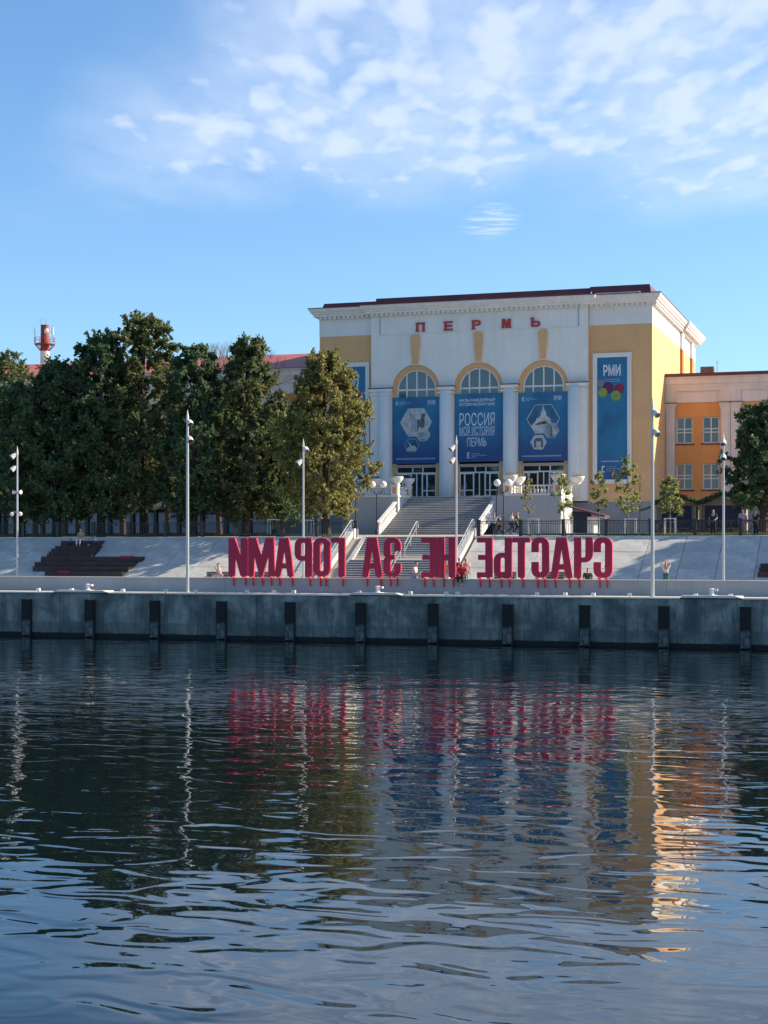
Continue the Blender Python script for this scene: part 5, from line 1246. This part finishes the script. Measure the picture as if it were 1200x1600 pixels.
    if longhair: hp += [hd + Vector((0, -.07, -.12)), hd + Vector((0, -.09, -.26))]; hr_ += [.07, .05]; he += [(0, 2), (2, 3)]
    skinmesh('hair' if not hat else 'cap', sc([p + Vector((0, -.012, .018)) for p in hp]), he, scr(hr_), hat or hair or HAIR, r)
    l, q = J['l'], J['r']
    sp_ = [hip + Vector((0, 0, .02)), P_[1], che, nk + Vector((0, 0, -.05)), l[4], l[4].lerp(l[5], .75), q[4], q[4].lerp(q[5], .75)]
    skinmesh('dress' if dress else 'shirt', sc(sp_ + ([hip + Vector((0, .02, -.35))] if dress else [])), [(0, 1), (1, 2), (2, 3), (2, 4), (4, 5), (2, 6), (6, 7)] + ([(0, 8)] if dress else []), scr([(.17, .13), (.15, .115), (.19, .125), .07, .08, .062, .08, .062] + ([(.24, .2)] if dress else [])), top, r)
    if not dress:
        tp_ = [hip, l[0], l[1], l[2] + Vector((0, 0, .05)), q[0], q[1], q[2] + Vector((0, 0, .05))]
        skinmesh('trousers', sc(tp_), [(0, 1), (1, 2), (2, 3), (0, 4), (4, 5), (5, 6)], scr([(.165, .125), .10, .075, .06, .10, .075, .06]), bottom, r)
    for j in (l, q): skinmesh('shoe', sc([j[2] + Vector((0, -.03, -.03)), j[3] + Vector((0, 0, 0))]), [(0, 1)], scr([(.05, .04), (.05, .032)]), shoe or PLANTER, r)
    return r
Wt, Dk, Pk, Rd, Gn, Bl, Jn = cloth('white', (.62, .62, .62)), cloth('black', (.02, .02, .025)), cloth('pale_pink', (.55, .38, .40)), cloth('red', (.45, .02, .04)), cloth('dark_green', (.02, .07, .05)), cloth('navy', (.02, .025, .06)), cloth('light_jeans', (.35, .45, .52))
PI = math.pi
vs_ = V_WALL + .32
def wallpt(x): return (PU(x, vs_), vs_, WZ)
# seated on the capstone: hips rest on the wall, pose height lifts the hip centre by .12
person(wallpt(647), -PI / 2, 'sitlow', Wt, Jn, 'man in a white shirt sitting sideways on the wall between the З and the Е', arms=('lap', 'lap'))
person(wallpt(722.5), PI, 'sit', Rd, Dk, 'person in a red shirt sitting on the wall with legs dangling, right of the Н', arms=('down', 'lap'), shoe=Dk)
person((PU(717.5, 4.6), 4.6, 2.82), PI * .1, 'stand', Dk, Jn, 'dark-haired person in a black shirt standing behind the one in red', arms=('down', 'face'), s=.95)
person((PU(728, 4.3), 4.3, 2.82), PI * 1.1, 'stand', Pk, cloth('turquoise', (.12, .40, .42)), 'red-haired woman in pale pink and turquoise standing right of the one in red', hair=HAIRL, longhair=True, arms=('down', 'lap'), s=.93)
person(wallpt(713.5), -PI * .2, 'sit', cloth('grey', (.30, .32, .36)), Dk, 'person in grey leaning on the wall right beside the red Н', arms=('lap', 'lap'), s=.8)
person((PU(697.5, 5.5), 5.5, 2.82), PI, 'stand', cloth('orange', (.60, .22, .10)), Jn, 'person in orange glimpsed through the gap of the red Н', s=.88)
person((PU(918, 4.6), 4.6, 2.82 + .2), 0, 'sitlow', Gn, Dk, 'person in dark green with a cap sitting behind the wall between the Ч and the С', hat=cloth('grey_cap', (.2, .2, .24)), arms=('lap', 'lap'), s=1.0)
person((PU(1040.5, 5.2), 5.2, 2.82), PI, 'stand', cloth('pale_top', (.66, .60, .58)), cloth('green_shorts', (.02, .16, .11)), 'child in green trousers standing with raised arms behind the wall on the right', hair=HAIRL, arms=('up', 'up'), s=.86)
person((PU(344, 9.6), 9.6, 2.82 + .35), PI * .6, 'sit', cloth('rose', (.58, .40, .42)), Pk, 'person in pink sitting on the bench left of the letters', hair=HAIR, arms=('lap', 'face'))
tv = tv_(tiers, 8) + .2
person((PU(127.5, tv), tv, PZ(127, 846, tv)), PI, 'sit', cloth('tan', (.38, .24, .16)), Wt, 'person in white trousers sitting on the top tier of the timber seats', arms=('lap', 'lap'))
person((PU(150, tv), tv, PZ(150, 852, tv)), PI * .7, 'sitlow', Wt, Dk, 'person in a white shirt crouching at the right end of the top tier', arms=('lap', 'lap'), s=.75)
gb = Bag(); gb.smooth = True
ub_ = PU(111, tv); zz_ = PZ(111, 849.5, tv); gb.ball((ub_, tv, zz_), .28, 10, .7); gb.tube([(ub_ - .15, tv, zz_ + .1), (ub_, tv, zz_ + .32), (ub_ + .15, tv, zz_ + .1)], .02, 5); gb.thing('backpack', Bl, (ub_, tv, zz_ - .2), label='dark blue rucksack beside the person on the timber seats', cat='bag')
ub_ = PU(119, tv); gb = Bag(); gb.smooth = True; gb.ball((ub_, tv, zz_ - .02), .22, 10, .7); gb.tube([(ub_ - .1, tv, zz_ + .08), (ub_, tv, zz_ + .24), (ub_ + .1, tv, zz_ + .08)], .02, 5); gb.thing('backpack', Dk, (ub_, tv, zz_ - .2), label='small dark bag between the rucksack and the seated person', cat='bag')
person((PU(772, 19.2), 19.2, TZ + .0), PI, 'stand', Wt, Dk, 'person in a white top and dark skirt spreading both arms behind the railing', arms=('out', 'out'), s=.86)
person((PU(780.5, 19.6), 19.6, TZ + .0), PI * .5, 'walk', Dk, Dk, 'person in black striding past the right globe lamp', s=.84)
person((PU(799, 30), 30, 5.92), -PI / 2, 'walk', Wt, Bl, 'man in a white shirt and dark trousers walking behind the railing', s=.95, arms=('lap', 'lap'))
person((PU(808, 30), 30, 5.92), -PI / 2, 'walk', Dk, Bl, 'fair-haired person in a dark shirt walking behind the man in white', hair=HAIRL, s=.96, arms=('down', 'down'))
person((PU(1114.5, 18.9), 18.9, TZ), PI, 'stand', Bl, Dk, 'person in dark blue carrying a white bag at the railing before the right kiosk', arms=('lap', 'down'), s=.95, shoe=Dk)
person((PU(1160.5, 19.3), 19.3, TZ), PI, 'stand', Pk, Pk, 'person in pale pink standing at the railing near the right edge', hair=HAIRL, s=.95)
person((PU(1181, 19.3), 19.3, TZ), PI * .8, 'stand', Dk, Dk, 'person in dark clothes under the tree at the right edge', s=.93)
